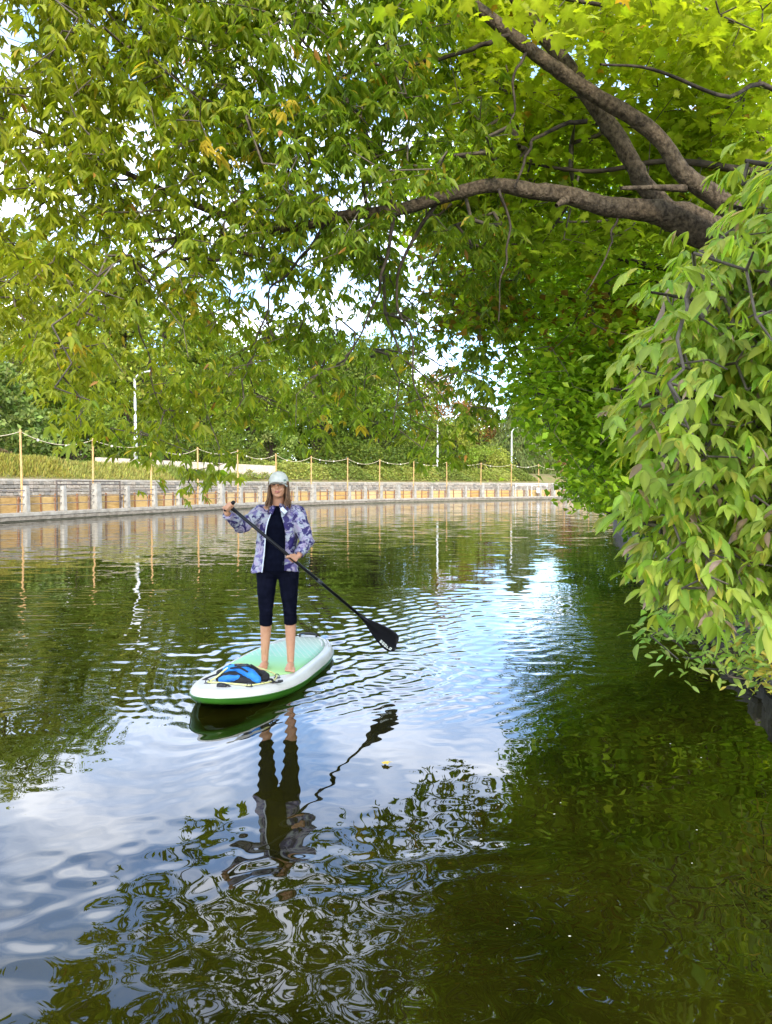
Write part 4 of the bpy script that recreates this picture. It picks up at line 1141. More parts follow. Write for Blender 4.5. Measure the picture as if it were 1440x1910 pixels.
POLY_Y = [(800, -70), (1480, -70), (1480, 400), (1420, 350), (1300, 330), (1180, 300), (1090, 230), (1010, 200), (900, 170), (840, 60)]
clY, qY = scatter(POLY_Y, 540, lambda x, y, r: behind_limbs(x, y, np.clip(8.3 + r.normal(0, .6, len(x)) - 3.2 * sstep(130, -60, y - 0.13 * np.clip(x - 1150, 0, 400)) * r.uniform(0, 1, len(x)), 5.0, 10)), [(1010, 90, 60, 60, .8), (1060, 110, 60, 50, .8), (1140, 200, 50, 50, .8), (1200, 260, 50, 50, .8)], .4, 22)
POLY_Y2 = [(820, 100), (1500, 300), (1500, 420), (1200, 460), (1000, 480), (860, 420), (820, 300)]
clY2, qY2 = scatter(POLY_Y2, 420, lambda x, y, r: np.clip(8.9 + r.normal(0, .7, len(x)), 7.6, 11), [(840, 300, 30, 50, .8)], .4, 23)
clY = np.concatenate([clY, clY2]); qY = np.concatenate([qY, qY2])
V, Fc = tubes_np(grow(np.concatenate(ynodes), clY), 4)
o = obj('twigs', mesh_np('twigs', V, Fc, M['twig'])); o.parent = ym; o.matrix_parent_inverse = inv_y; o['kind'] = 'stuff'
pos, d, n_, sz, ow = simple_leaves(clY, 15, 0.125, 33, np.array([.19, .19, .10]))
r_ = np.random.default_rng(10)
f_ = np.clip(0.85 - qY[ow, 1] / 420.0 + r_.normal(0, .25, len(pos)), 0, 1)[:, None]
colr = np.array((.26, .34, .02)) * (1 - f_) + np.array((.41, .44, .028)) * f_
odd = r_.uniform(0, 1, len(pos)); colr = np.where((odd < .012)[:, None], np.array((.5, .28, .04)), colr)
colr = np.clip(colr * (1 + r_.normal(0, .13, (len(pos), 1))), .004, .9)
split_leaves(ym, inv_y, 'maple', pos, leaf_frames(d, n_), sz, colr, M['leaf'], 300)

# ------------------------------------------------------------------ green maple behind the limbs
gm = empty('green_maple', (8.6, 13.0, 1.2)); inv_g = Matrix.Translation(gm.location).inverted()
tag(gm, 'green maple behind the big limbs with boughs reaching down to the water', 'tree')
gnodes = []
kw = dict(parent=gm, inv=inv_g, store=gnodes, mat='bark_dark')
lm('trunk', [Vector((8.6, 13, 0.7)), Vector((8.2, 12.9, 3)), Vector((7.4, 12.6, 5.2)), Vector((6.4, 12.2, 7.2))], [.26, .22, .17, .1], 16, 10, **kw)
lm('branch', [Vector((7.9, 12.9, 2.6)), P(1480, 640, 12.4), P(1350, 560, 12), P(1200, 556, 11.5), P(1110, 562, 11), P(1040, 552, 10.8)], [.09, .07, .06, .045, .03, .016], 24, 8, **kw)
lm('branch', [Vector((7.9, 12.9, 3.4)), P(1380, 480, 12), P(1240, 500, 11.5), P(1080, 470, 11.2), P(920, 500, 11), P(820, 560, 11)], [.09, .07, .055, .04, .025, .012], 26, 8, **kw)
lm('branch', [Vector((8.3, 12.9, 2.0)), P(1380, 720, 12.2), P(1250, 740, 11.8), P(1130, 760, 11.6), P(1010, 740, 11.4)], [.08, .06, .045, .03, .015], 24, 8, **kw)
lm('branch', [Vector((8.4, 13, 1.5)), P(1400, 830, 12.6), P(1280, 850, 12.2), P(1150, 870, 12), P(1090, 850, 12)], [.06, .05, .035, .024, .012], 20, 8, **kw)
POLY_G = [(760, 300), (1000, 240), (1520, 280), (1520, 950), (1200, 948), (1120, 938), (1085, 890), (1055, 838), (1000, 792), (965, 745), (965, 660), (930, 615), (850, 600), (790, 540), (760, 420)]
clG, qG = scatter(POLY_G, 2700, lambda x, y, r: np.clip(11.6 + r.normal(0, 1.1, len(x)), 9.2, 15), [(770, 520, 40, 55), (985, 640, 30, 26, .8), (1040, 590, 40, 20, .8), (1010, 620, 26, 22, .8), (850, 470, 24, 24, .7), (930, 440, 20, 24, .7), (1000, 400, 22, 20, .7), (1190, 500, 24, 26, .9), (1110, 470, 24, 20, .8), (1060, 585, 30, 16, .8), (1250, 520, 22, 20, .8)], .5, 24, lambda x, y: .45 + .55 * sstep(520, 640, y))
V, Fc = tubes_np(grow(np.concatenate(gnodes), clG, .5), 4)
o = obj('twigs', mesh_np('twigs', V, Fc, M['twig'])); o.parent = gm; o.matrix_parent_inverse = inv_g; o['kind'] = 'stuff'
pos, d, n_, sz, ow = simple_leaves(clG, 22, 0.125, 35, np.array([.24, .24, .15]))
r_ = np.random.default_rng(12)
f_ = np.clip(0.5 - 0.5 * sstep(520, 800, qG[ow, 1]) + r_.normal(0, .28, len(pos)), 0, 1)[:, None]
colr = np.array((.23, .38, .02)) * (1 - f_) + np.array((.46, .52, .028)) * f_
org = np.exp(-(((qG[ow, 0] - 850) / 80) ** 2 + ((qG[ow, 1] - 540) / 90) ** 2)) * .55 + np.exp(-(((qG[ow, 0] - 1120) / 70) ** 2 + ((qG[ow, 1] - 590) / 30) ** 2)) * .5
colr = np.where((r_.uniform(0, 1, len(pos)) < org)[:, None], np.array((.27, .15, .025)), colr)
colr = np.clip(colr * (1 + r_.normal(0, .16, (len(pos), 1))), .004, .9)
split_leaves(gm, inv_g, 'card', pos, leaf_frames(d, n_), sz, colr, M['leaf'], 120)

# ------------------------------------------------------------------ big-leaved ash sapling close on the right
ash = empty('ash_sapling', (3.3, 4.2, 0.8)); inv_a = Matrix.Translation(ash.location).inverted()
tag(ash, 'leaning ash sapling with large pale yellow-green leaflets closest on the near bank', 'shrub')
an = []
kw = dict(parent=ash, inv=inv_a, store=an, mat='bark_dark', knob=.03)
lm('stem', [Vector((3.3, 4.3, 0.4)), Vector((3.0, 4.1, 1.4)), P(1560, 700, 3.7), P(1520, 450, 3.5), P(1480, 250, 3.4)], [.05, .042, .035, .026, .014], 20, 8, **kw)
for pts in ([(1540, 620, 3.6), (1420, 580, 3.4), (1300, 560, 3.2), (1215, 545, 3.1)], [(1550, 700, 3.7), (1400, 640, 3.4), (1290, 560, 3.3)],
            [(1550, 740, 3.7), (1400, 760, 3.4), (1270, 740, 3.2), (1140, 725, 3.1)], [(1560, 820, 3.7), (1420, 870, 3.4), (1300, 865, 3.2), (1190, 830, 3.1)],
            [(1570, 900, 3.7), (1420, 920, 3.4), (1320, 960, 3.3), (1200, 975, 3.2), (1130, 955, 3.1)], [(1580, 960, 3.8), (1440, 1020, 3.4), (1320, 1060, 3.3), (1220, 1050, 3.2)],
            [(1580, 1000, 3.8), (1450, 1090, 3.5), (1370, 1120, 3.4), (1310, 1130, 3.4)], [(1510, 420, 3.5), (1420, 400, 3.4), (1350, 380, 3.3)], [(1500, 330, 3.4), (1440, 310, 3.3), (1390, 300, 3.3)]):
    lm('branch', pts, [.016, .012, .008, .005][:len(pts)] if len(pts) <= 4 else [.016, .013, .01, .007, .004], 18, 6, **kw)
POLY_A = [(1600, 250), (1450, 275), (1410, 320), (1360, 360), (1340, 440), (1250, 500), (1235, 590), (1170, 680), (1180, 760), (1245, 800), (1240, 870), (1180, 925), (1190, 985), (1235, 1045), (1250, 1085), (1290, 1110), (1345, 1130), (1420, 1095), (1600, 1085)]
clA, qA = scatter(POLY_A, 1150, lambda x, y, r: np.clip(3.25 + r.normal(0, .28, len(x)) + .15 * sstep(1200, 1500, x), 2.5, 4.0), [(1350, 420, 70, 70, .85), (1420, 350, 40, 30, .6), (1230, 640, 30, 30, .7), (1220, 900, 40, 30, .6), (1380, 1000, 40, 30, .5)], .5, 25, lambda x, y: .4 + .6 * sstep(1150, 1330, x))
V, Fc = tubes_np(grow(np.concatenate(an), clA, .2), 4)
o = obj('twigs', mesh_np('twigs', V, Fc, M['twig'])); o.parent = ash; o.matrix_parent_inverse = inv_a; o['kind'] = 'stuff'
pos, dr, nm, sz, ow = compound(clA, 3, 5, 0.080, 37, spread=0.075, droop=.45, ang=.75)
nm = nm + np.array([-.25, -.55, .3]); dr = dr + np.array([-.30, -.08, -.14])
r_ = np.random.default_rng(14)
colr = palette(len(pos), ((.28, .36, .05), (.34, .41, .065), (.21, .30, .035), (.38, .38, .055)), (4, 3, 3, 2), 15, .12)
odd = r_.uniform(0, 1, len(pos)); colr = np.where((odd < .035)[:, None], np.array((.42, .28, .24)), colr); colr = np.where((odd > .985)[:, None], np.array((.30, .20, .13)), colr)
split_leaves(ash, inv_a, 'ovate', pos, leaf_frames(dr, nm), sz, colr, M['leaf'], 300)

# ------------------------------------------------------------------ low round-leaved shrub at the water's edge
ls = empty('waterside_shrub', (3.6, 5.6, 0.5)); inv_s = Matrix.Translation(ls.location).inverted()
tag(ls, 'low shrub with rounded mid green leaves hanging over the dark bank wall', 'shrub')
sn = []
kw = dict(parent=ls, inv=inv_s, store=sn, mat='bark_dark', knob=.03)
for pts in ([(1540, 1150, 5.2), (1430, 1140, 4.9), (1330, 1150, 4.8), (1240, 1170, 4.7)], [(1540, 1180, 5.2), (1440, 1210, 4.9), (1340, 1220, 4.7), (1280, 1230, 4.6)], [(1540, 1120, 5.3), (1440, 1100, 5), (1370, 1110, 5), (1310, 1120, 5)]):
    lm('stem', pts, [.014, .01, .007, .004], 14, 6, **kw)
POLY_S = [(1210, 1150), (1290, 1090), (1640, 1060), (1640, 1290), (1440, 1285), (1400, 1260), (1330, 1225), (1270, 1235), (1200, 1180)]
clS, qS = scatter(POLY_S, 300, lambda x, y, r: np.clip(4.85 + r.normal(0, .22, len(x)), 4.3, 5.5), [(1330, 1185, 50, 16, .7), (1300, 1210, 40, 20, .5)], .4, 26)
clS = np.vstack([clS, [tuple(P(1283, 1228, 4.6)), tuple(P(1310, 1232, 4.6)), tuple(P(1360, 1262, 4.6)), tuple(P(1395, 1268, 4.6))]])
V, Fc = tubes_np(grow(np.concatenate(sn), clS, .2), 4)
o = obj('twigs', mesh_np('twigs', V, Fc, M['twig'])); o.parent = ls; o.matrix_parent_inverse = inv_s; o['kind'] = 'stuff'
pos, d, n_, sz, ow = simple_leaves(clS, 9, .066, 39, np.array([.08, .08, .06]))
n_ = n_ + np.array([-.2, -.6, 0])
qq = np.vstack([qS, [[1283, 1228]] * 4])[ow]
yl = (np.random.default_rng(3).uniform(0, 1, len(pos)) < sstep(1370, 1410, qq[:, 0]) * sstep(1180, 1215, qq[:, 1]) * .8)[:, None]
colr = palette(len(pos), ((.26, .36, .07), (.33, .43, .10), (.19, .29, .05)), (1, 1, 1), 16, .14)
colr = np.where(yl, palette(len(pos), ((.42, .36, .06), (.34, .33, .06)), (1, 1), 17, .1), colr)
sz = sz * np.clip(np.random.default_rng(8).lognormal(0, .2, len(sz)), .6, 1.4)
split_leaves(ls, inv_s, 'ovate', pos, leaf_frames(d, n_), sz, colr, M['leaf'], 220)

# ------------------------------------------------------------------ unseen tree added on the near bank, its crown placed to shade the paddler
ot = empty('unseen_shade_tree', (4.3, -0.5, 0.7)); inv_o = Matrix.Translation(ot.location).inverted()
tag(ot, 'unseen leaning tree added beside the viewpoint so its crown shades the paddler', 'tree')
on = []
kw = dict(parent=ot, inv=inv_o, store=on, mat='bark_dark')
lm('trunk', [Vector((4.3, -.5, 0.4)), Vector((4.1, -.3, 2.5)), Vector((3.3, -.4, 4.4)), Vector((2.2, -.6, 5.4))], [.24, .2, .16, .1], 16, 10, **kw)
for e_ in ((-1.2, -.5, 5.8), (.4, .5, 6.0), (1.9, -1.8, 6.0), (.6, -1.2, 6.2), (-.2, -2.4, 5.8)):
    lm('branch', [Vector((3.0, -.5, 4.9)), Vector((2.2, -.6, 5.4)).lerp(Vector(e_), .4), Vector(e_)], [.08, .06, .02], 14, 8, **kw)
r_ = np.random.default_rng(71)
u = r_.normal(0, 1, (640, 3)); u /= np.linalg.norm(u, axis=1, keepdims=True)
clO = np.array([1.0, -2.3, 5.8]) + u * np.array([3.2, 2.8, .8]) * (r_.uniform(0, 1, 640) ** .4)[:, None]
V, Fc = tubes_np(grow(np.concatenate(on), clO, .5), 4)
o = obj('twigs', mesh_np('twigs', V, Fc, M['twig'])); o.parent = ot; o.matrix_parent_inverse = inv_o; o['kind'] = 'stuff'
pos, d, n_, sz, ow = simple_leaves(clO, 14, .17, 72, np.array([.22, .22, .12]))
split_leaves(ot, inv_o, 'card', pos, leaf_frames(d, n_), sz, palette(len(pos), ((.13, .22, .015), (.2, .27, .02)), (1, 1), 73), M['leaf'], 0)

# ------------------------------------------------------------------ wood closing the view behind the single trees
def wood(name, label, spots, hts, n, leaf, cols, seed):
    r = np.random.default_rng(seed)
    pos, d, nm, col_ = [], [], [], []
    pal = palette(len(spots), cols, [1] * len(cols), seed, .12)
    for k, ((x, dd), ht) in enumerate(zip(spots, hts)):
        b = np.array(fb(x, dd)); h = hpx(ht, dd) - b[2]
        v = r.normal(0, 1, (n, 3)); v /= np.linalg.norm(v, axis=1, keepdims=True)
        lob = 1 + .22 * np.sin(v[:, 0] * 7 + k) * np.sin(v[:, 1] * 6 + 2 * k) * np.sin(v[:, 2] * 8 + 3 * k)
        p = b + np.array([0, 0, h * .46]) + v * np.array([h * .42, h * .3, h * .52]) * (lob * r.uniform(.82, 1.05, n))[:, None]
        pos.append(p); d.append(v + r.normal(0, .7, (n, 3)) - np.array([0, 0, .5])); nm.append(v + r.normal(0, .5, (n, 3)) + np.array([0, 0, .6])); col_.append(np.repeat(pal[k][None], n, 0) * (1 + r.normal(0, .15, (n, 1))))
    pos = np.concatenate(pos)
    o = obj(name, leaves_mesh(name, 'card', pos, leaf_frames(np.concatenate(d), np.concatenate(nm)), leaf * r.uniform(.6, 1.4, len(pos)), np.clip(np.concatenate(col_), .004, .9), M['leaf_far']))
    tag(o, label, 'wood', kind='stuff')
sp = [(x, 118 + 10 * math.sin(x * .05)) for x in range(-160, 760, 46)]
wood('treeline', 'distant green wood closing the view behind the trees', sp, [640 + 40 * math.sin(x * .031) + .06 * x for x, _ in sp], 2600, .75, GP, 61)
sp = [(x, 150 + 6 * math.sin(x * .05)) for x in range(740, 1300, 34)]
wood('treeline', 'distant lower wood closing the end of the canal', sp, [800 - .10 * max(0, x - 950) for x, _ in sp], 1800, .8, GP, 62)

# ------------------------------------------------------------------ solid modelling helpers for the figure and soft things
def cap(bm, p0, p1, r0, r1, sides=14, seg=4):
    p0, p1 = Vector(p0), Vector(p1)
    d = (p1 - p0).normalized()
    pts, rad = [], []
    for k in range(seg + 1):
        a = -math.pi / 2 + (math.pi / 2) * k / seg
        pts.append(p0 + d * r0 * math.sin(a)); rad.append(max(r0 * math.cos(a), r0 * 0.04))
    for k in range(seg + 1):
        a = (math.pi / 2) * k / seg
        pts.append(p1 + d * r1 * math.sin(a)); rad.append(max(r1 * math.cos(a), r1 * 0.04))
    u, v, d = frame_from(d)
    rings = [[bm.verts.new(p + (u * math.cos(2 * math.pi * k / sides) + v * math.sin(2 * math.pi * k / sides)) * r) for k in range(sides)] for p, r in zip(pts, rad)]
    for a, b in zip(rings[:-1], rings[1:]):
        for k in range(sides):
            bm.faces.new((a[k], a[(k + 1) % sides], b[(k + 1) % sides], b[k]))
    bm.faces.new(rings[0][::-1]); bm.faces.new(rings[-1])
def chain(bm, pts, rad, sides=14):
    for i in range(len(pts) - 1):
        cap(bm, pts[i], pts[i + 1], rad[i], rad[i + 1], sides)
def ell(bm, c, s, rot=None, seg=20):
    r = bmesh.ops.create_uvsphere(bm, u_segments=seg, v_segments=seg // 2 + 2, radius=1.0)
    m = Matrix.Translation(c) @ (rot.to_matrix().to_4x4() if rot is not None else Matrix.Identity(4)) @ Matrix.Diagonal((*s, 1))
    bmesh.ops.transform(bm, matrix=m, verts=r['verts'])
def loft(bm, secs, n=28):
    """closed torso-like solid through elliptical sections (centre, half width, half depth)"""
    rings = []
    for c, a, b in secs:
        rings.append([bm.verts.new((c[0] + a * math.cos(t), c[1] + b * math.sin(t), c[2])) for t in [2 * math.pi * k / n for k in range(n)]])
    for p, q in zip(rings[:-1], rings[1:]):
        for k in range(n):
            bm.faces.new((p[k], p[(k + 1) % n], q[(k + 1) % n], q[k]))
    bm.faces.new(rings[0][::-1]); bm.faces.new(rings[-1])
def remesh(bm, name, voxel, mat, parent, smooth=4, wr=None, decimate=None):
    bmesh.ops.recalc_face_normals(bm, faces=bm.faces)
    me = bpy.data.meshes.new('tmp'); bm.to_mesh(me); bm.free()
    o = bpy.data.objects.new('tmp', me); COL.objects.link(o)
    m = o.modifiers.new('r', 'REMESH'); m.mode = 'VOXEL'; m.voxel_size = voxel
    if smooth:
        m = o.modifiers.new('s', 'SMOOTH'); m.iterations = smooth; m.factor = 0.5
    dg = bpy.context.evaluated_depsgraph_get(); dg.update()
    out = bpy.data.meshes.new_from_object(o.evaluated_get(dg))
    bpy.data.objects.remove(o); bpy.data.meshes.remove(me)
    out.name = name
    if wr:
        n = len(out.vertices); co = np.zeros(n * 3, np.float32); no = np.zeros(n * 3, np.float32)
        out.vertices.foreach_get('co', co); out.vertices.foreach_get('normal', no)
        co = co.reshape(-1, 3); no = no.reshape(-1, 3)
        h = np.array([wr(Vector(c)) for c in co], np.float32)
        co = co + no * h[:, None]
        out.vertices.foreach_set('co', co.ravel()); out.update()
    out.materials.clear(); out.materials.append(mat)
    out.polygons.foreach_set('use_smooth', np.ones(len(out.polygons), dtype=bool))
    return obj(name, out, parent)

M['skin'] = pm('skin', (0.50, 0.235, 0.125), (0.58, 0.29, 0.165), 14, 0.5, 0.05, 60, coords='object', sss=0.12)
M['lips'] = pm('lips', (0.42, 0.15, 0.11), None, rough=0.45)
M['eye_dark'] = pm('eye_dark', (0.045, 0.028, 0.02), None, rough=0.25)
M['navy'] = pm('navy_knit', (0.003, 0.0035, 0.008), (0.005, 0.006, 0.013), 30, 0.8, 0.15, 160, coords='object', spec=0.02)
M['leggings'] = pm('leggings', (0.003, 0.0035, 0.008), (0.006, 0.0065, 0.014), 18, 0.7, 0.15, 120, coords='object', spec=0.03)
M['cap_cloth'] = pm('cap_cloth', (0.53, 0.52, 0.45), (0.61, 0.60, 0.52), 20, 0.8, 0.2, 220, coords='object', spec=0.2)
M['cap_logo'] = pm('cap_logo', (0.10, 0.20, 0.16), None, rough=0.7)
M['hair'] = pm('hair', (0.075, 0.034, 0.014), (0.23, 0.115, 0.05), 16, 0.45, 0.6, 60, coords='object', stretch=(6, 6, 0.5), spec=0.4)
def jacket_mat():
    m, t = new_mat('jacket_print')
    out = N(t, 'ShaderNodeOutputMaterial'); b = N(t, 'ShaderNodeBsdfPrincipled'); L(t, b.outputs[0], out.inputs[0])
    b.inputs['Roughness'].default_value = 0.55; b.inputs['Specular IOR Level'].default_value = 0.3
    tcx = N(t, 'ShaderNodeTexCoord')
    def nz(s, d, off):
        mp = N(t, 'ShaderNodeMapping'); mp.inputs['Location'].default_value = off
        L(t, tcx.outputs['Object'], mp.inputs['Vector'])
        n = N(t, 'ShaderNodeTexNoise'); n.inputs['Scale'].default_value = s; n.inputs['Detail'].default_value = 4; n.inputs['Distortion'].default_value = d; n.inputs['Roughness'].default_value = .6
        L(t, mp.outputs[0], n.inputs['Vector']); return n
    def ramp(n, lo, hi, ca, cb):
        r = N(t, 'ShaderNodeValToRGB'); e = r.color_ramp.elements
        e[0].position = lo; e[0].color = (*ca, 1); e[1].position = hi; e[1].color = (*cb, 1); L(t, n.outputs['Fac'], r.inputs['Fac']); return r
    base = ramp(nz(11, .8, (0, 0, 0)), .42, .58, (.40, .42, .42), (.36, .29, .37))
    lav = ramp(nz(14, 1.2, (3, 1, 2)), .50, .60, (0, 0, 0), (1, 1, 1))
    dark = ramp(nz(12, 1.5, (7, 5, 1)), .50, .56, (0, 0, 0), (1, 1, 1))
    m1 = N(t, 'ShaderNodeMixRGB'); L(t, lav.outputs[0], m1.inputs[0]); L(t, base.outputs[0], m1.inputs[1]); m1.inputs[2].default_value = (.16, .13, .28, 1)
    m2 = N(t, 'ShaderNodeMixRGB'); L(t, dark.outputs[0], m2.inputs[0]); L(t, m1.outputs[0], m2.inputs[1]); m2.inputs[2].default_value = (.028, .018, .10, 1)
    L(t, m2.outputs[0], b.inputs['Base Color'])
    return m
M['jacket'] = jacket_mat()
M['zip'] = pm('zip_tape', (0.75, 0.78, 0.82), None, rough=0.5)
M['board_white'] = pm('board_white', (0.56, 0.54, 0.48), (0.68, 0.665, 0.61), 3, 0.35, 0.05, 8, coords='object')
M['board_green'] = pm('board_green', (0.026, 0.115, 0.008), (0.042, 0.155, 0.012), 3, 0.3, 0, coords='object')
M['black_plastic'] = pm('black_plastic', (0.012, 0.012, 0.013), (0.02, 0.02, 0.022), 20, 0.35, 0.05, 60, coords='object')
M['carbon'] = pm('carbon', (0.004, 0.004, 0.005), (0.008, 0.007, 0.008), 20, 0.3, 0.0, 60, coords='object', spec=0.25)
M['black_cloth'] = pm('black_cloth', (0.006, 0.006, 0.007), (0.014, 0.014, 0.016), 16, 0.8, 0.3, 60, coords='object')
M['blue_cloth'] = pm('blue_cloth', (0.015, 0.14, 0.46), (0.03, 0.23, 0.62), 9, 0.6, 0.3, 40, coords='object', spec=0.3)
M['bungee'] = pm('bungee', (0.62, 0.60, 0.20), (0.75, 0.72, 0.32), 30, 0.6)
M['decal'] = pm('decal', (0.62, 0.62, 0.52), None, rough=0.5)
M['yellow_leaf'] = pm('yellow_leaf', (0.62, 0.42, 0.03), (0.70, 0.50, 0.06), 30, 0.6)

# ------------------------------------------------------------------ paddleboard
board = empty('paddleboard', (NOSE + TAIL) / 2, 0.0)
tag(board, 'white and green stand-up paddleboard with mint deck pad', 'paddleboard')
bmx = Matrix(((BSIDE.x, BDIR.x, 0, NOSE.x), (BSIDE.y, BDIR.y, 0, NOSE.y), (0, 0, 1, 0), (0, 0, 0, 1)))      # (lateral, along, up) -> world
def bpar(o):
    o.parent = board; o.matrix_parent_inverse = Matrix.Translation(board.location).inverted(); o.matrix_basis = bmx; return o
TH = 0.075
def half_w(t):
    t = np.asarray(t, float)
    a = 0.43 * np.clip(1 - np.abs(1 - np.clip(t, 0, .46) / .46) ** 2.3, 0, 1) ** 0.50
    b = 0.43 * np.clip(1 - (np.clip(t - .46, 0, 1) / .54) ** 3.4, 0, 1) ** 0.5
    return np.where(t < .46, a, b)
def zc(t):
    t = np.asarray(t, float)
    return 0.050 + 0.098 * np.clip(1 - t / .42, 0, 1) ** 1.7 + 0.03 * np.clip((t - .8) / .2, 0, 1) ** 2
tt = 0.5 - 0.5 * np.cos(np.linspace(0, np.pi, 46))
right = np.stack([half_w(tt), tt * BL], 1)
outl = np.concatenate([right, (right * np.array([-1, 1]))[-2:0:-1]])
no_ = len(outl)
tg = np.roll(outl, -1, 0) - np.roll(outl, 1, 0); tg /= np.linalg.norm(tg, axis=1, keepdims=True) + 1e-9
nrm = np.stack([-tg[:, 1], tg[:, 0]], 1)
if (nrm * (outl - np.array([0, BL / 2]))).sum() > 0: nrm = -nrm       # inwards
def thick(t): return TH - 0.024 * np.clip(1 - np.asarray(t, float) / .30, 0, 1) ** 2
THo = thick(outl[:, 1] / BL)
def ring(phi, ins=0.0):
    o2 = outl + nrm * ((THo * (1 - math.cos(phi)) + ins)[:, None])
    z = zc(outl[:, 1] / BL) + THo * math.sin(phi)
    return np.c_[o2, z]
def skin_rings(rings, top=False, bottom=False, dome=0.0):
    V = np.concatenate(rings); Fc = []
    for r in range(len(rings) - 1):
        for i in range(no_):
            j = (i + 1) % no_
            Fc.append((r * no_ + i, r * no_ + j, (r + 1) * no_ + j, (r + 1) * no_ + i))
    for flag, r0 in ((top, (len(rings) - 1) * no_), (bottom, 0)):
        if flag:
            for i in range(0, 45):
                a, b = r0 + i, r0 + i + 1
                c, d = r0 + (no_ - i - 1) % no_, r0 + (no_ - i) % no_
                q = [a, b, c, d]
                if i == 0: q = [a, b, c]
                if i == 44: q = [a, b, d]
                Fc.append(tuple(q))
    return V, Fc
up = [ring(p) for p in np.linspace(R(2), R(90), 9)]
V, Fc = skin_rings(up, top=True)
o = bpar(obj('deck_shell', mesh_np('deck_shell', V, Fc, M['board_white'], True)))
dn = [ring(p) for p in np.linspace(R(-90), R(2), 6)]
V, Fc = skin_rings(dn, bottom=True)
bpar(obj('bottom_shell', mesh_np('bottom_shell', V, Fc, M['board_green'], True)))
# dark seam line where the two meet
bm = bmesh.new(); rg = ring(R(3), -0.002); add_tube(bm, [tuple(p) for p in rg] + [tuple(rg[0])], 0.005, 5, caps=False)
bpar(bm_obj('seam', bm, M['board_green']))
def deck_z(u): return float(zc(u / BL)) + float(thick(u / BL))
def pad_mat():
    m, t = new_mat('deck_pad')
    out = N(t, 'ShaderNodeOutputMaterial'); b = N(t, 'ShaderNodeBsdfPrincipled'); L(t, b.outputs[0], out.inputs[0])
    b.inputs['Roughness'].default_value = 0.75
    tcx = N(t, 'ShaderNodeTexCoord'); sp = N(t, 'ShaderNodeSeparateXYZ'); L(t, tcx.outputs['Object'], sp.inputs[0])
    mr = N(t, 'ShaderNodeMapRange'); mr.inputs['From Min'].default_value = BL * .30; mr.inputs['From Max'].default_value = BL * .95
    L(t, sp.outputs['Y'], mr.inputs['Value'])
    cr = N(t, 'ShaderNodeValToRGB'); e = cr.color_ramp.elements
    e[0].position = 0.0; e[0].color = (.50, .72, .30, 1); e[1].position = 1.0; e[1].color = (.42, .44, .36, 1)
    for p_, c_ in ((.18, (.36, .68, .24)), (.36, (.34, .68, .40)), (.62, (.32, .66, .50)), (.82, (.42, .58, .46))):
        k = e.new(p_); k.color = (*c_, 1)
    L(t, mr.outputs[0], cr.inputs['Fac'])
    # crossed diagonal grooves on the rear half
    def diag(sx):
        mul = N(t, 'ShaderNodeMath', operation='MULTIPLY'); mul.inputs[1].default_value = sx; L(t, sp.outputs['X'], mul.inputs[0])
        y2 = N(t, 'ShaderNodeMath', operation='MULTIPLY'); y2.inputs[1].default_value = 0.55; L(t, sp.outputs['Y'], y2.inputs[0])
        ad = N(t, 'ShaderNodeMath', operation='ADD'); L(t, mul.outputs[0], ad.inputs[0]); L(t, y2.outputs[0], ad.inputs[1])
        f1 = N(t, 'ShaderNodeMath', operation='MULTIPLY'); f1.inputs[1].default_value = 1 / 0.058; L(t, ad.outputs[0], f1.inputs[0])
        fr = N(t, 'ShaderNodeMath', operation='FRACT'); L(t, f1.outputs[0], fr.inputs[0])
        lt = N(t, 'ShaderNodeMath', operation='LESS_THAN'); lt.inputs[1].default_value = 0.22; L(t, fr.outputs[0], lt.inputs[0]); return lt
    a, c = diag(1.0), diag(-1.0)
    mxm = N(t, 'ShaderNodeMath', operation='MAXIMUM'); L(t, a.outputs[0], mxm.inputs[0]); L(t, c.outputs[0], mxm.inputs[1])
    gt = N(t, 'ShaderNodeMath', operation='GREATER_THAN'); gt.inputs[1].default_value = BL * .60; L(t, sp.outputs['Y'], gt.inputs[0])
    g2 = N(t, 'ShaderNodeMath', operation='MULTIPLY'); L(t, mxm.outputs[0], g2.inputs[0]); L(t, gt.outputs[0], g2.inputs[1])
    g3 = N(t, 'ShaderNodeMath', operation='MULTIPLY'); g3.inputs[1].default_value = .5; L(t, g2.outputs[0], g3.inputs[0])
    mx_ = N(t, 'ShaderNodeMixRGB'); mx_.inputs[2].default_value = (.68, .72, .60, 1); L(t, g3.outputs[0], mx_.inputs[0]); L(t, cr.outputs[0], mx_.inputs[1])
    L(t, mx_.outputs[0], b.inputs['Base Color'])
    bp = N(t, 'ShaderNodeBump'); bp.inputs['Strength'].default_value = .5; bp.inputs['Distance'].default_value = .004; bp.invert = True
    L(t, g2.outputs[0], bp.inputs['Height']); L(t, bp.outputs[0], b.inputs['Normal'])
    return m
us = np.linspace(BL * .30, BL * .95, 40); V = []
for u in us:
    w = max(float(half_w(u / BL)) - 0.095, 0.05) * min(1.0, 0.55 + (u - us[0]) / 0.45) * min(1.0, 0.8 + (us[-1] - u) / 0.4)
    for f in np.linspace(-1, 1, 11): V.append((w * f, u, deck_z(u) + 0.007))
n11 = 11
Fc = np.array([(i * n11 + j, i * n11 + j + 1, (i + 1) * n11 + j + 1, (i + 1) * n11 + j) for i in range(39) for j in range(10)])
o = bpar(obj('deck_pad', mesh_np('deck_pad', V, Fc, pad_mat(), True)))
md = o.modifiers.new('thick', 'SOLIDIFY'); md.thickness = 0.006; md.offset = -1
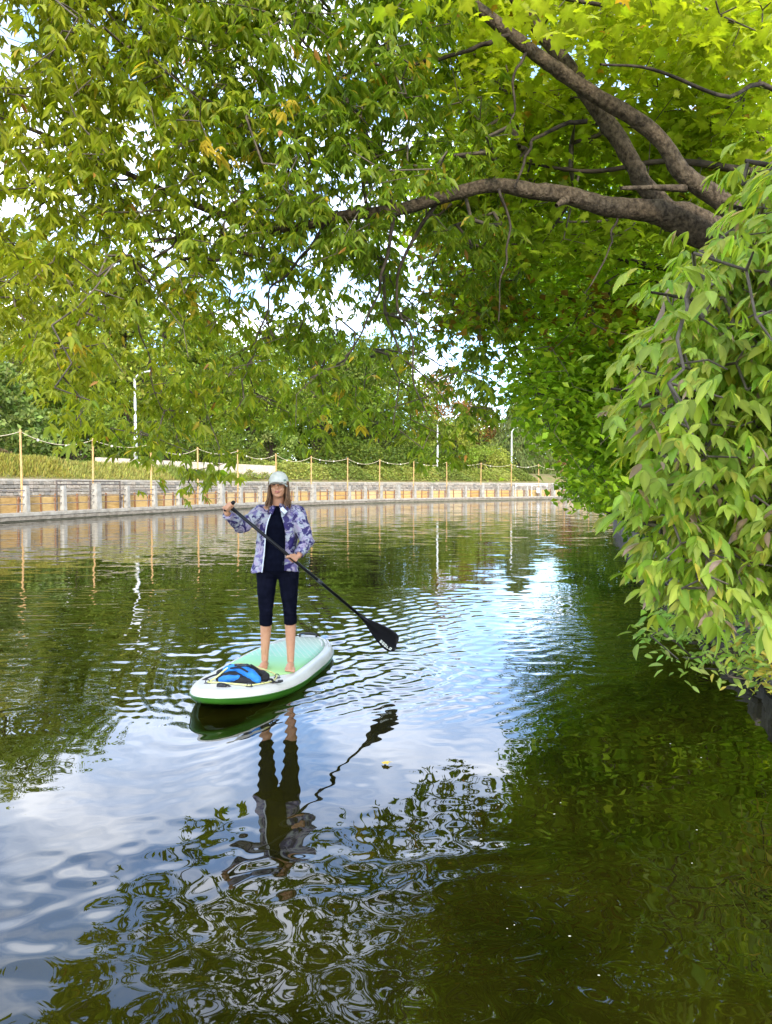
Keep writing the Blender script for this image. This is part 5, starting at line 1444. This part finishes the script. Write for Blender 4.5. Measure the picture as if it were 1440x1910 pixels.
# tail handle, nose handle, rings, ridges, bungee
bm = bmesh.new()
add_tube(bm, spline([(-.09, BL - .13, deck_z(BL - .13) - .005), (-.085, BL - .13, deck_z(BL - .13) + .035), (0, BL - .13, deck_z(BL - .13) + .043), (.085, BL - .13, deck_z(BL - .13) + .035), (.09, BL - .13, deck_z(BL - .13) - .005)], 17), 0.011, 8)
bpar(bm_obj('tail_handle', bm, M['black_plastic'], smooth=True))
bm = bmesh.new(); add_box(bm, (.0, .235, deck_z(.235) + .012), (.075, .045, .022), bevel=.006); add_tube(bm, spline([(-.05, .26, deck_z(.26)), (-.02, .21, deck_z(.21) + .03), (.035, .215, deck_z(.21) + .028), (.055, .27, deck_z(.27))], 9), .008, 6)
bpar(bm_obj('nose_handle', bm, M['black_plastic']))
RINGS = [(-.17, .34), (.20, .30), (-.26, .80), (.27, .74), (-.12, .56), (.30, .52)]
for (a, b) in RINGS:
    bm = bmesh.new(); add_box(bm, (a, b, deck_z(b) + .004), (.05, .035, .008), bevel=.003)
    add_tube(bm, [(a + .018 * math.cos(q), b, deck_z(b) + .018 + .016 * math.sin(q)) for q in np.linspace(-.4, math.pi + .4, 9)], .004, 5)
    bpar(bm_obj('deck_ring', bm, M['black_plastic']))
for sgn in (1, -1):
    for k in range(3):
        u0, u1 = BL * .83 + .0, BL * .83 + .26
        pts = [(sgn * (float(half_w(u / BL)) - .045 - .032 * k), u - .02 * k, deck_z(u) - .006 + (.012 if k else .004)) for u in np.linspace(u0, u1, 8)]
        bm = bmesh.new(); add_tube(bm, pts, .009, 6); bpar(bm_obj('deck_ridge', bm, M['board_white'], smooth=True))
bm = bmesh.new()
z_ = lambda u: deck_z(u) + .012
add_tube(bm, spline([(-.17, .34, z_(.34)), (-.05, .345, z_(.345)), (.08, .33, z_(.33)), (.20, .30, z_(.30))], 9), .007, 6)
bpar(bm_obj('bungee_cord', bm, M['bungee'], smooth=True))
bm = bmesh.new()
add_tube(bm, spline([(-.17, .34, z_(.34)), (-.13, .42, z_(.42) + .03), (-.05, .53, z_(.53) + .11), (.04, .62, z_(.62) + .11), (.2, .78, z_(.78) + .03), (.27, .74, z_(.74))], 17), .007, 6)
bpar(bm_obj('bungee_cord', bm, M['bungee'], smooth=True))
bm = bmesh.new()
add_tube(bm, spline([(.20, .30, z_(.30)), (.30, .52, z_(.52)), (.27, .74, z_(.74))], 9), .006, 6)
bpar(bm_obj('bungee_cord', bm, M['bungee'], smooth=True))

# ------------------------------------------------------------------ life jacket lying on the nose
pc = Vector((bmx @ Vector((.05, .53, deck_z(.53) + .002, 1)))[:3])
pfd = empty('life_jacket', pc, math.atan2(BSIDE.y, BSIDE.x))
pfd.scale = (.86, .86, .86)
tag(pfd, 'folded blue and black life jacket lying on the paddleboard nose', 'life jacket')
wrk = lambda s, a: (lambda c: a * mnoise.noise(c * s))
bm = bmesh.new()
chain(bm, [(-.23, .03, .05), (-.10, .07, .07), (.06, .05, .07), (.22, .00, .05)], [.05, .062, .062, .05]); chain(bm, [(-.2, -.08, .03), (.0, -.10, .035), (.19, -.10, .03)], [.036, .04, .036]); chain(bm, [(-.14, 0, .05), (.14, -.04, .05)], [.06, .06])
remesh(bm, 'backing', .010, M['black_cloth'], pfd, 6, wrk(22, .010))
bm = bmesh.new(); chain(bm, [(-.17, -.01, .095), (-.07, .0, .115), (.03, -.03, .108), (.13, -.085, .082), (.205, -.13, .05)], [.036, .046, .05, .05, .034])
remesh(bm, 'blue_panel', .009, M['blue_cloth'], pfd, 6, wrk(18, .010))
bm = bmesh.new(); chain(bm, [(-.17, -.115, .035), (-.08, -.125, .05), (.0, -.115, .06)], [.030, .040, .026])
remesh(bm, 'blue_panel', .009, M['blue_cloth'], pfd, 6, wrk(20, .010))
bm = bmesh.new(); chain(bm, [(-.15, .035, .12), (-.03, .06, .13), (.1, .03, .125)], [.020, .026, .022])
remesh(bm, 'collar', .009, M['black_cloth'], pfd, 4, wrk(25, .010))
bm = bmesh.new(); chain(bm, [(-.02, -.05, .155), (.05, -.045, .158), (.08, -.02, .15)], [.016, .014, .012]); add_box(bm, (-.045, -.03, .158), (.05, .03, .02), .4)
remesh(bm, 'buckle', .006, M['black_plastic'], pfd, 1)
for pts in ([(-.22, .02, .06), (-.32, -.02, .03), (-.40, -.08, -.01), (-.43, -.12, -.03)], [(.22, -.02, .05), (.28, .0, .03), (.33, -.01, .008), (.38, .02, .006)], [(.07, .03, .15), (.15, .0, .12), (.21, -.05, .08)], [(-.1, -.06, .13), (.0, -.08, .145), (.1, -.12, .12)]):
    bm = bmesh.new(); add_tube(bm, spline(pts, 13), .009, 6)
    for v in bm.verts: v.co.y += 0.0
    bm_obj('strap', bm, M['black_cloth'], pfd, True)
bm = bmesh.new(); add_box(bm, (.37, .02, .014), (.05, .03, .018), .5, .004); bm_obj('buckle', bm, M['black_plastic'], pfd)

# ------------------------------------------------------------------ the paddler
D0 = 6.78
pz = deck_z((6.78 - NOSE.y) / BDIR.y) + .007
root = Vector(P(520, 1252, D0)); root.z = pz
person = empty('person', root)
tag(person, 'person in a white cap and purple patterned jacket standing barefoot on the paddleboard', 'person')
def J(x, y, dy=0.0):
    v = P(x, y, D0 + dy); return Vector((v.x - root.x, v.y - root.y, v.z - root.z))
hipR, hipL = J(498, 1069, .02), J(538, 1067, .02)
kneR, kneL = J(496, 1141, -.045), J(541, 1139, -.02)
ankR, ankL = J(494, 1236, .03), J(542, 1238, .0)
ankR.z = ankL.z = .07
shR, shL = J(483, 957, .0), J(558, 957, .02)
elR, elL = J(450, 983, -.20), J(573, 1008, -.06)
wrR, wrL = J(423, 957, -.42), J(557, 1037, -.19)
GR = J(428, 944, -.46); HL = J(545, 1042, -.235)          # grip point and lower hand on the shaft
sdir = (HL - GR).normalized()
t_ = 0.5
while True:                                               # run the shaft on to the blade tip
    q = proj(np.array(GR + sdir * t_ + root))
    if q[0] > 737: break
    t_ += 0.01
TIP = GR + sdir * t_
def grip(bm, wrist, c, ax, kdir, rs, flip=1):
    ax = ax.normalized(); k = (kdir - ax * kdir.dot(ax)).normalized(); t = ax.cross(k) * flip
    for i, (off, fr) in enumerate(((-.030, .0085), (-.010, .009), (.010, .0088), (.029, .0075))):
        rr = rs + fr * .9
        pts = [c + ax * off + (k * math.cos(a) + t * math.sin(a)) * rr for a in (R(-10), R(60), R(125), R(190), R(235))]
        chain(bm, pts, [fr * 1.1, fr * 1.08, fr, fr * .92, fr * .8], 8)
        chain(bm, [wrist.lerp(c + ax * off * .6, .15), c + ax * off + (k * math.cos(R(-10)) + t * math.sin(R(-10))) * rr], [.017, .0115], 8)
    a0 = wrist.lerp(c, .35) - ax * .026
    rr = rs + .010
    pts = [a0, c - ax * .050 + (k * math.cos(R(-60)) + t * math.sin(R(-60))) * rr, c - ax * .045 + (k * math.cos(R(-120)) + t * math.sin(R(-120))) * rr, c - ax * .030 + (k * math.cos(R(-165)) + t * math.sin(R(-165))) * rr]
    chain(bm, pts, [.015, .0125, .0105, .0085], 8)
gx = Vector((.55, -.35, .75)).normalized(); gx = (gx - sdir * gx.dot(sdir)).normalized()      # crossbar of the grip
hc = J(519.5, 904.5, -.02)                                  # head centre
bm = bmesh.new()
# head
ell(bm, hc + Vector((0, .012, .022)), (.074, .092, .100))
ell(bm, hc + Vector((0, -.020, -.045)), (.060, .066, .072))
ell(bm, hc + Vector((0, -.050, -.088)), (.034, .034, .027))                    # chin
ell(bm, hc + Vector((.033, -.048, -.035)), (.026, .030, .028)); ell(bm, hc + Vector((-.033, -.048, -.035)), (.026, .030, .028))   # cheeks
ell(bm, hc + Vector((0, -.074, .022)), (.052, .020, .013))                     # brow
cap(bm, hc + Vector((0, -.082, .006)), hc + Vector((0, -.100, -.026)), .009, .0125, 10)      # nose
for s_ in (-1, 1):
    ell(bm, hc + Vector((s_ * .012, -.090, -.029)), (.009, .011, .008), seg=12)
    ell(bm, hc + Vector((s_ * .075, .012, -.005)), (.011, .020, .030), seg=14)     # ears
ell(bm, hc + Vector((0, -.083, -.053)), (.022, .012, .008), seg=14); ell(bm, hc + Vector((0, -.081, -.064)), (.019, .012, .008), seg=14)
nb = J(519, 948, .03)
cap(bm, hc + Vector((0, .018, -.07)), nb, .050, .056)
# torso
cx = (shR.x + shL.x) / 2
loft(bm, [(Vector((0, .02, .86)), .12, .085), (Vector((-.01, .02, .90)), .160, .10), (Vector((-.01, .02, .95)), .165, .105), (Vector((-.005, .02, 1.05)), .130, .088), (Vector((0, .015, 1.16)), .138, .092), (Vector((.0, .01, 1.27)), .155, .105), (Vector((.0, .015, 1.36)), .150, .090), (Vector((0, .02, 1.42)), .085, .06)])
chain(bm, [nb + Vector((0, 0, -.02)), shR + Vector((.02, 0, .01))], [.055, .055]); chain(bm, [nb + Vector((0, 0, -.02)), shL + Vector((-.02, 0, .01))], [.055, .055])
# arms
chain(bm, [shR, elR, wrR], [.050, .038, .024]); chain(bm, [shL, elL, wrL], [.050, .038, .024])
grip(bm, wrR, GR, gx, Vector((-.75, -.5, .15)), .016, 1)
grip(bm, wrL, HL, sdir, Vector((.45, -.85, .3)), .015, -1)
# legs and feet
for hp, kn, an_, sx in ((hipR, kneR, ankR, -1), (hipL, kneL, ankL, 1)):
    chain(bm, [hp, hp.lerp(kn, .5) + Vector((0, -.012, 0)), kn], [.088, .072, .052])
    calf = kn.lerp(an_, .33) + Vector((0, .022, 0))
    chain(bm, [kn, calf, an_ + Vector((0, .005, .05)), an_], [.050, .050, .034, .032])
    toe = Vector((an_.x + sx * .012, an_.y - .16, .016))
    chain(bm, [Vector((an_.x, an_.y + .035, .028)), Vector((an_.x + sx * .002, an_.y - .06, .030)), Vector((toe.x, toe.y + .03, .018))], [.030, .036, .020])
    for i in range(5):
        o_ = (i - 2) * .0165 * -sx
        b0 = Vector((an_.x + sx * .006 + o_, an_.y - .09, .022)); b1 = Vector((toe.x + o_ * 1.12, toe.y - (.012 if i < 2 else .0) + .008 * max(0, i - 1), .012 if i else .014))
        cap(bm, b0, b1, .014, .0125 if i == 0 else .0095, 8)
remesh(bm, 'body', .006, M['skin'], person, 3)
# lips and eyes
bm = bmesh.new(); chain(bm, [hc + Vector((-.022, -.090, -.057)), hc + Vector((-.007, -.0975, -.0545)), hc + Vector((.007, -.0975, -.0545)), hc + Vector((.022, -.090, -.057))], [.003, .0052, .0052, .003], 8)
chain(bm, [hc + Vector((-.019, -.089, -.063)), hc + Vector((0, -.0955, -.066)), hc + Vector((.019, -.089, -.063))], [.003, .006, .003], 8)
remesh(bm, 'lips', .0028, M['lips'], person, 1)
for s_ in (-1, 1):
    bm = bmesh.new(); ell(bm, hc + Vector((s_ * .030, -.0765, .002)), (.014, .008, .0065), seg=14); bm_obj('eye', bm, M['eye_dark'], person, True)
    bm = bmesh.new(); chain(bm, [hc + Vector((s_ * .016, -.091, .018)), hc + Vector((s_ * .032, -.089, .022)), hc + Vector((s_ * .047, -.078, .017))], [.003, .004, .002], 6); bm_obj('eyebrow', bm, M['hair'], person, True)
# leggings
bm = bmesh.new()
loft(bm, [(Vector((-.005, .02, .80)), .03, .05), (Vector((-.005, .02, .83)), .13, .09), (Vector((-.01, .02, .88)), .182, .118), (Vector((-.01, .02, .99)), .170, .108), (Vector((-.005, .02, 1.06)), .138, .094)])
for hp, kn, an_ in ((hipR, kneR, ankR), (hipL, kneL, ankL)):
    end = kn.lerp(an_, .27); end.y += .018
    m1 = hp.lerp(kn, .5) + Vector((0, -.012, 0))
    pts = [hp + Vector((0, 0, .02)), m1, kn, end]; rr = [.097, .080, .059, .0575]
    chain(bm, pts[:3], rr[:3])
    add_tube(bm, [kn, kn.lerp(end, .5) + Vector((0, .004, 0)), end], [.059, .0595, .058], 16)
remesh(bm, 'leggings', .0085, M['leggings'], person, 4, lambda c: .004 * mnoise.noise(Vector((c.x * 14, c.y * 14, c.z * 26))) + .0045 * max(0, 1 - abs(c.z - .50) / .10) * mnoise.noise(Vector((c.x * 9, c.y * 9, c.z * 70))) + .005 * max(0, 1 - abs(c.z - .84) / .09) * mnoise.noise(Vector((c.x * 16, c.y * 9, c.z * 50))))
# t-shirt
bm = bmesh.new()
loft(bm, [(Vector((-.01, .015, .865)), .178, .120), (Vector((-.01, .015, .95)), .178, .120), (Vector((-.005, .015, 1.05)), .150, .106), (Vector((0, .01, 1.16)), .152, .108), (Vector((.0, .005, 1.27)), .166, .120), (Vector((.0, .012, 1.36)), .158, .104), (Vector((0, .022, 1.425)), .078, .068), (Vector((0, .026, 1.445)), .064, .063)])
remesh(bm, 'tshirt', .009, M['navy'], person, 6, lambda c: .005 * mnoise.noise(Vector((c.x * 9, c.y * 9, c.z * 15))))
# jacket: open shell, sleeves, collar
bm = bmesh.new()
secs = [(.865, -.028, .205, .150, -.125, .062), (.93, -.024, .196, .146, -.118, .064), (1.02, -.016, .182, .138, -.108, .068), (1.12, -.012, .178, .136, -.100, .072), (1.22, -.004, .184, .142, -.092, .070), (1.30, .0, .190, .140, -.075, .056), (1.37, .004, .172, .118, -.050, .034), (1.42, .0, .105, .088, -.034, .020), (1.455, .0, .078, .076, -.030, .018)]
n = 40; outer, inner = [], []
for z, ox, a, b, xl, xr in secs:
    th0 = math.asin(max(-.98, min(.98, (xr - ox) / a))); th1 = 2 * math.pi - math.asin(max(-.98, min(.98, (ox - xl) / a)))
    ro, ri = [], []
    for k in range(n):
        th = th0 + (th1 - th0) * k / (n - 1)
        f = .012 * math.sin(th * 5 + z * 9)
        flare = 1.0 + (.06 if z < .9 else 0)
        ro.append(bm.verts.new((ox + (a + f) * math.sin(th), .018 - (b + f) * flare * math.cos(th), z + .012 * math.sin(th * 2 + 1)))); ri.append(bm.verts.new((ox + (a + f - .013) * math.sin(th), .018 - (b + f - .013) * flare * math.cos(th), z + .012 * math.sin(th * 2 + 1))))
    outer.append(ro); inner.append(ri)
for r in range(len(secs) - 1):
    for k in range(n - 1):
        bm.faces.new((outer[r][k], outer[r][k + 1], outer[r + 1][k + 1], outer[r + 1][k])); bm.faces.new((inner[r][k + 1], inner[r][k], inner[r + 1][k], inner[r + 1][k + 1]))
    for k in (0, n - 1):
        bm.faces.new((outer[r][k], outer[r + 1][k], inner[r + 1][k], inner[r][k]))
for k in range(n - 1):
    bm.faces.new((outer[0][k + 1], outer[0][k], inner[0][k], inner[0][k + 1])); bm.faces.new((outer[-1][k], outer[-1][k + 1], inner[-1][k + 1], inner[-1][k]))
for sh, e_, w_ in ((shR, elR, wrR), (shL, elL, wrL)):
    s0 = sh + Vector((.015 if sh is shR else -.015, 0, -.005))
    m1 = s0.lerp(e_, .5); m2 = e_.lerp(w_, .5); we = e_.lerp(w_, .93)
    chain(bm, [s0, m1, e_, m2], [.078, .066, .060, .053])
    add_tube(bm, [m2, e_.lerp(w_, .8), we], [.053, .046, .044], 14)
    chain(bm, [nb + Vector((.06 if sh is shL else -.06, .005, -.005)), s0], [.050, .074])
jr = random.Random(4)
def wrinkle(c):
    return .011 * mnoise.noise(Vector((c.x * 11, c.y * 11, c.z * 17))) + .005 * mnoise.noise(c * 34)
jk = remesh(bm, 'jacket', .0078, M['jacket'], person, 4, wrinkle)
# collar flaps and zip edges
def slab(name, quad, th, mat, par=jk):
    a, b, c, d = [Vector(q) for q in quad]
    nn = (b - a).cross(d - a).normalized() * th
    bm = bmesh.new(); v0 = [bm.verts.new(q - nn) for q in (a, b, c, d)]; v1 = [bm.verts.new(q + nn) for q in (a, b, c, d)]
    bm.faces.new(v0[::-1]); bm.faces.new(v1)
    for k in range(4): bm.faces.new((v0[k], v0[(k + 1) % 4], v1[(k + 1) % 4], v1[k]))
    bmesh.ops.bevel(bm, geom=list(bm.edges), offset=th * .6, segments=2, affect='EDGES')
    return bm_obj(name, bm, mat, par, True)
slab('collar_flap', [J(522, 949, -.125), J(531, 940, -.09), J(542, 951, -.10), J(533, 960, -.135)], .004, M['jacket'])
slab('collar_flap', [J(514, 945, -.11), J(503, 944, -.08), J(497, 955, -.10), J(508, 960, -.135)], .004, M['jacket'])
slab('collar_lining', [J(522, 949.5, -.130), J(527, 944.5, -.112), J(536, 954, -.122), J(531, 959.5, -.140)], .003, M['zip'])
for side_ in (0, 1):
    pts = []
    for z, ox, a, b, xl, xr in secs[:-1]:
        x = xr if side_ == 0 else xl
        s_ = (x - ox) / a
        pts.append((x, .018 - (b + .006) * math.sqrt(max(0, 1 - s_ * s_)), z))
    bm = bmesh.new(); add_tube(bm, spline(pts, 22), .0055, 6); bm_obj('zip_edge', bm, M['zip'] if side_ else M['navy'], jk, True)
# cap
bm = bmesh.new()
cc = hc + Vector((0, .010, .024))
seg = 26; rows_ = 9; grid = []
for i in range(rows_ + 1):
    ph = (math.pi / 2) * i / rows_
    grid.append([bm.verts.new(cc + Vector((.088 * math.cos(ph) ** .85 * math.cos(t), .106 * math.cos(ph) ** .85 * math.sin(t), -.012 + .108 * math.sin(ph) ** .95))) for t in [2 * math.pi * k / seg for k in range(seg)]] if i < rows_ else [bm.verts.new(cc + Vector((0, 0, .096)))])
for i in range(rows_ - 1):
    for k in range(seg): bm.faces.new((grid[i][k], grid[i][(k + 1) % seg], grid[i + 1][(k + 1) % seg], grid[i + 1][k]))
for k in range(seg): bm.faces.new((grid[rows_ - 1][k], grid[rows_ - 1][(k + 1) % seg], grid[rows_][0]))
capo = bm_obj('baseball_cap', bm, M['cap_cloth'], person, True)
md = capo.modifiers.new('t', 'SOLIDIFY'); md.thickness = .004
bm = bmesh.new(); G = []
for i in range(7):
    f = i / 6
    row_ = []
    for k in range(15):
        t = R(-162 + 144 * k / 14) if True else 0
        e_ = (k - 7) / 7
        x = (.086 + .004 * f) * math.cos(t) / math.cos(R(18)) * (1 - .06 * f)
        y = -.098 * abs(math.sin(t)) ** .9 - .078 * f * (1 - abs(e_) ** 2.4 * .55)
        z = -.014 + .020 * f - (.052 * e_ * e_) * (.25 + .75 * f)
        row_.append(bm.verts.new(cc + Vector((x, y, z))))
    G.append(row_)
for i in range(6):
    for k in range(14): bm.faces.new((G[i][k], G[i][k + 1], G[i + 1][k + 1], G[i + 1][k]))
br = bm_obj('cap_brim', bm, M['cap_cloth'], capo, True)
md = br.modifiers.new('t', 'SOLIDIFY'); md.thickness = .004
bm = bmesh.new(); add_box(bm, tuple(cc + Vector((.066, -.082, .018))), (.024, .006, .011), R(42), .002); bm_obj('cap_logo', bm, M['cap_logo'], capo)
# hair: many tapered locks falling past the shoulders
bm = bmesh.new()
hr2 = random.Random(8)
for s_ in (-1, 1):
    for k in range(20):
        f = k / 19
        a = R(-28 + 95 * f)                                   # from the temple round to the back
        x0 = s_ * (.082) * math.cos(a); y0 = .012 + .100 * math.sin(a)
        p0 = hc + Vector((x0 * .96, y0 * .95, .030))
        ln = .225 + hr2.uniform(-.03, .05)
        out_ = Vector((s_ * hr2.uniform(-.004, .016), -.02 * (1 - f) + .01, 0))
        pts = [p0, p0 + Vector((s_ * .006, 0, -.07)), p0 + out_ * .7 + Vector((hr2.uniform(-.008, .008), hr2.uniform(-.01, .01), -.15)), p0 + out_ * 1.15 + Vector((hr2.uniform(-.014, .014), -.04 * (1 - f), -.19)), p0 + out_ * 1.3 + Vector((hr2.uniform(-.02, .02), -.06 * (1 - f), -ln))]
        add_tube(bm, spline(pts, 14), list(np.interp(np.linspace(0, 1, 14), [0, .3, .75, 1], [.012, .012, .009, .002])), 6)
hs = bm_obj('hair', bm, M['hair'], person, True)
bm = bmesh.new(); ell(bm, hc + Vector((0, .030, .0)), (.082, .088, .085)); bm_obj('back_hair', bm, M['hair'], hs, True)

# ------------------------------------------------------------------ paddle
pad = empty('paddle', root + GR)
tag(pad, 'black paddle held slanting across the body of the paddler', 'paddle')
def W2(v): return Vector(v) - GR                        # person space -> paddle space
bl_len = .47
neck = TIP - sdir * bl_len
bm = bmesh.new(); add_tube(bm, [W2(GR - sdir * .01), W2(GR.lerp(neck, .5)), W2(neck + sdir * .05)], [.0145, .0145, .0135], 12); bm_obj('shaft', bm, M['carbon'], pad, True)
bm = bmesh.new(); q = GR.lerp(neck, .66); add_tube(bm, [W2(q), W2(q + sdir * .05)], .018, 12); add_box(bm, tuple(W2(q + sdir * .02) + Vector((0, -.018, 0))), (.02, .012, .014)); bm_obj('shaft_clamp', bm, M['black_plastic'], pad)
bm = bmesh.new(); cap(bm, W2(GR - gx * .05), W2(GR + gx * .05), .0165, .0165, 12); cap(bm, W2(GR), W2(GR + sdir * .07), .021, .0165, 12)
remesh(bm, 'grip_handle', .004, M['carbon'], pad, 3)
view = Vector((0, -1, .12)).normalized()
bn = (view - sdir * view.dot(sdir)).normalized(); bs = sdir.cross(bn).normalized()
prof = [(0, .015), (.04, .017), (.08, .023), (.13, .036), (.18, .051), (.24, .068), (.30, .081), (.35, .088), (.39, .090), (.42, .086), (.445, .075), (.460, .058), (.469, .036), (.473, .010)]
bm = bmesh.new(); fr_, bk_ = [], []
for (u, w) in prof:
    rf, rb2 = [], []
    for k in range(9):
        f = (k - 4) / 4
        skew = .016 * (f) * max(0, (u - .3) / .17)             # slanted end
        th = .009 * (1 - f * f) * (1 - u / .55) + .0025
        bend = .02 * (u / .47) ** 2 + .010 * f * f * min(1, u / .2)
        p = W2(neck) + sdir * (u + skew) + bs * (w * f) + bn * bend
        ridge = .010 * math.exp(-(f / .22) ** 2) * max(0, 1 - u / .40)
        rf.append(bm.verts.new(p + bn * (th + ridge))); rb2.append(bm.verts.new(p - bn * th))
    fr_.append(rf); bk_.append(rb2)
for i in range(len(prof) - 1):
    for k in range(8):
        bm.faces.new((fr_[i][k], fr_[i][k + 1], fr_[i + 1][k + 1], fr_[i + 1][k])); bm.faces.new((bk_[i][k + 1], bk_[i][k], bk_[i + 1][k], bk_[i + 1][k + 1]))
    for k in (0, 8): bm.faces.new((fr_[i][k], fr_[i + 1][k], bk_[i + 1][k], bk_[i][k]))
for i in (0, len(prof) - 1):
    for k in range(8): bm.faces.new((fr_[i][k], fr_[i][k + 1], bk_[i][k + 1], bk_[i][k]))
blade = bm_obj('blade', bm, M['carbon'], pad, True)
# pale worn mark near the lower edge of the blade: a short block of lettering
def bpt(u, f, lift=.006):
    w = np.interp(u, [q[0] for q in prof], [q[1] for q in prof])
    skew = .016 * f * max(0, (u - .3) / .17)
    bend = .02 * (u / .47) ** 2 + .010 * f * f * min(1, u / .2)
    th = .009 * (1 - f * f) * (1 - u / .55) + .0025
    return W2(neck) + sdir * (u + skew) + bs * (w * f) + bn * (bend + th + lift - .004)
sg = 1 if bs.z < 0 else -1                                # lower edge side
for k in range(5):
    u0 = .315 + k * .027
    for (ua, ub, fa, fb_) in ((0, .008, .50, .80), (.012, .020, .50, .80), (.0, .020, .50, .585), (.0, .020, .70, .80)) if k != 3 else ((0, .008, .56, .80), (.008, .02, .70, .78)):
        a, b, c, d = bpt(u0 + ua, sg * fa), bpt(u0 + ub, sg * fa), bpt(u0 + ub, sg * fb_), bpt(u0 + ua, sg * fb_)
        bm = bmesh.new(); bm.faces.new([bm.verts.new(q) for q in (a, b, c, d)])
        o = bm_obj('lettering', bm, M['decal'], blade)

# ------------------------------------------------------------------ floating leaf and specks
gx_, gy_ = ground_px(712, 1433)
V0, F0 = leaf_template('maple')
o = obj('fallen_leaf', mesh_np('fallen_leaf', V0 * np.array([1, 1, .5]), F0, M['yellow_leaf']), None, (gx_, gy_, .012), (R(4), R(-5), R(-75)))
o.scale = (.075, .075, .075)
tag(o, 'yellow fallen leaf floating on the water in front of the paddler', 'leaf')
V, Fc = [], []
r_ = np.random.default_rng(77)
for k in range(14):
    x_, y_ = r_.uniform(860, 1420), r_.uniform(1300, 1890)
    a, b = ground_px(x_, y_); s_ = r_.uniform(.002, .005); t = r_.uniform(0, 6.28)
    i0 = len(V)
    for q in range(6):
        V.append((a + s_ * math.cos(t + q * math.pi / 3) * 1.5, b + s_ * math.sin(t + q * math.pi / 3), .010))
    V.append((a, b, .013))
    Fc += [(i0 + 6, i0 + q, i0 + (q + 1) % 6) for q in range(6)]
M['fluff'] = pm('fluff', (.42, .42, .34), None, rough=.8)
o = obj('floating_seeds', mesh_np('floating_seeds', V, np.array(Fc), M['fluff'])); tag(o, 'tiny pale seeds scattered on the dark water', 'seeds', kind='stuff')
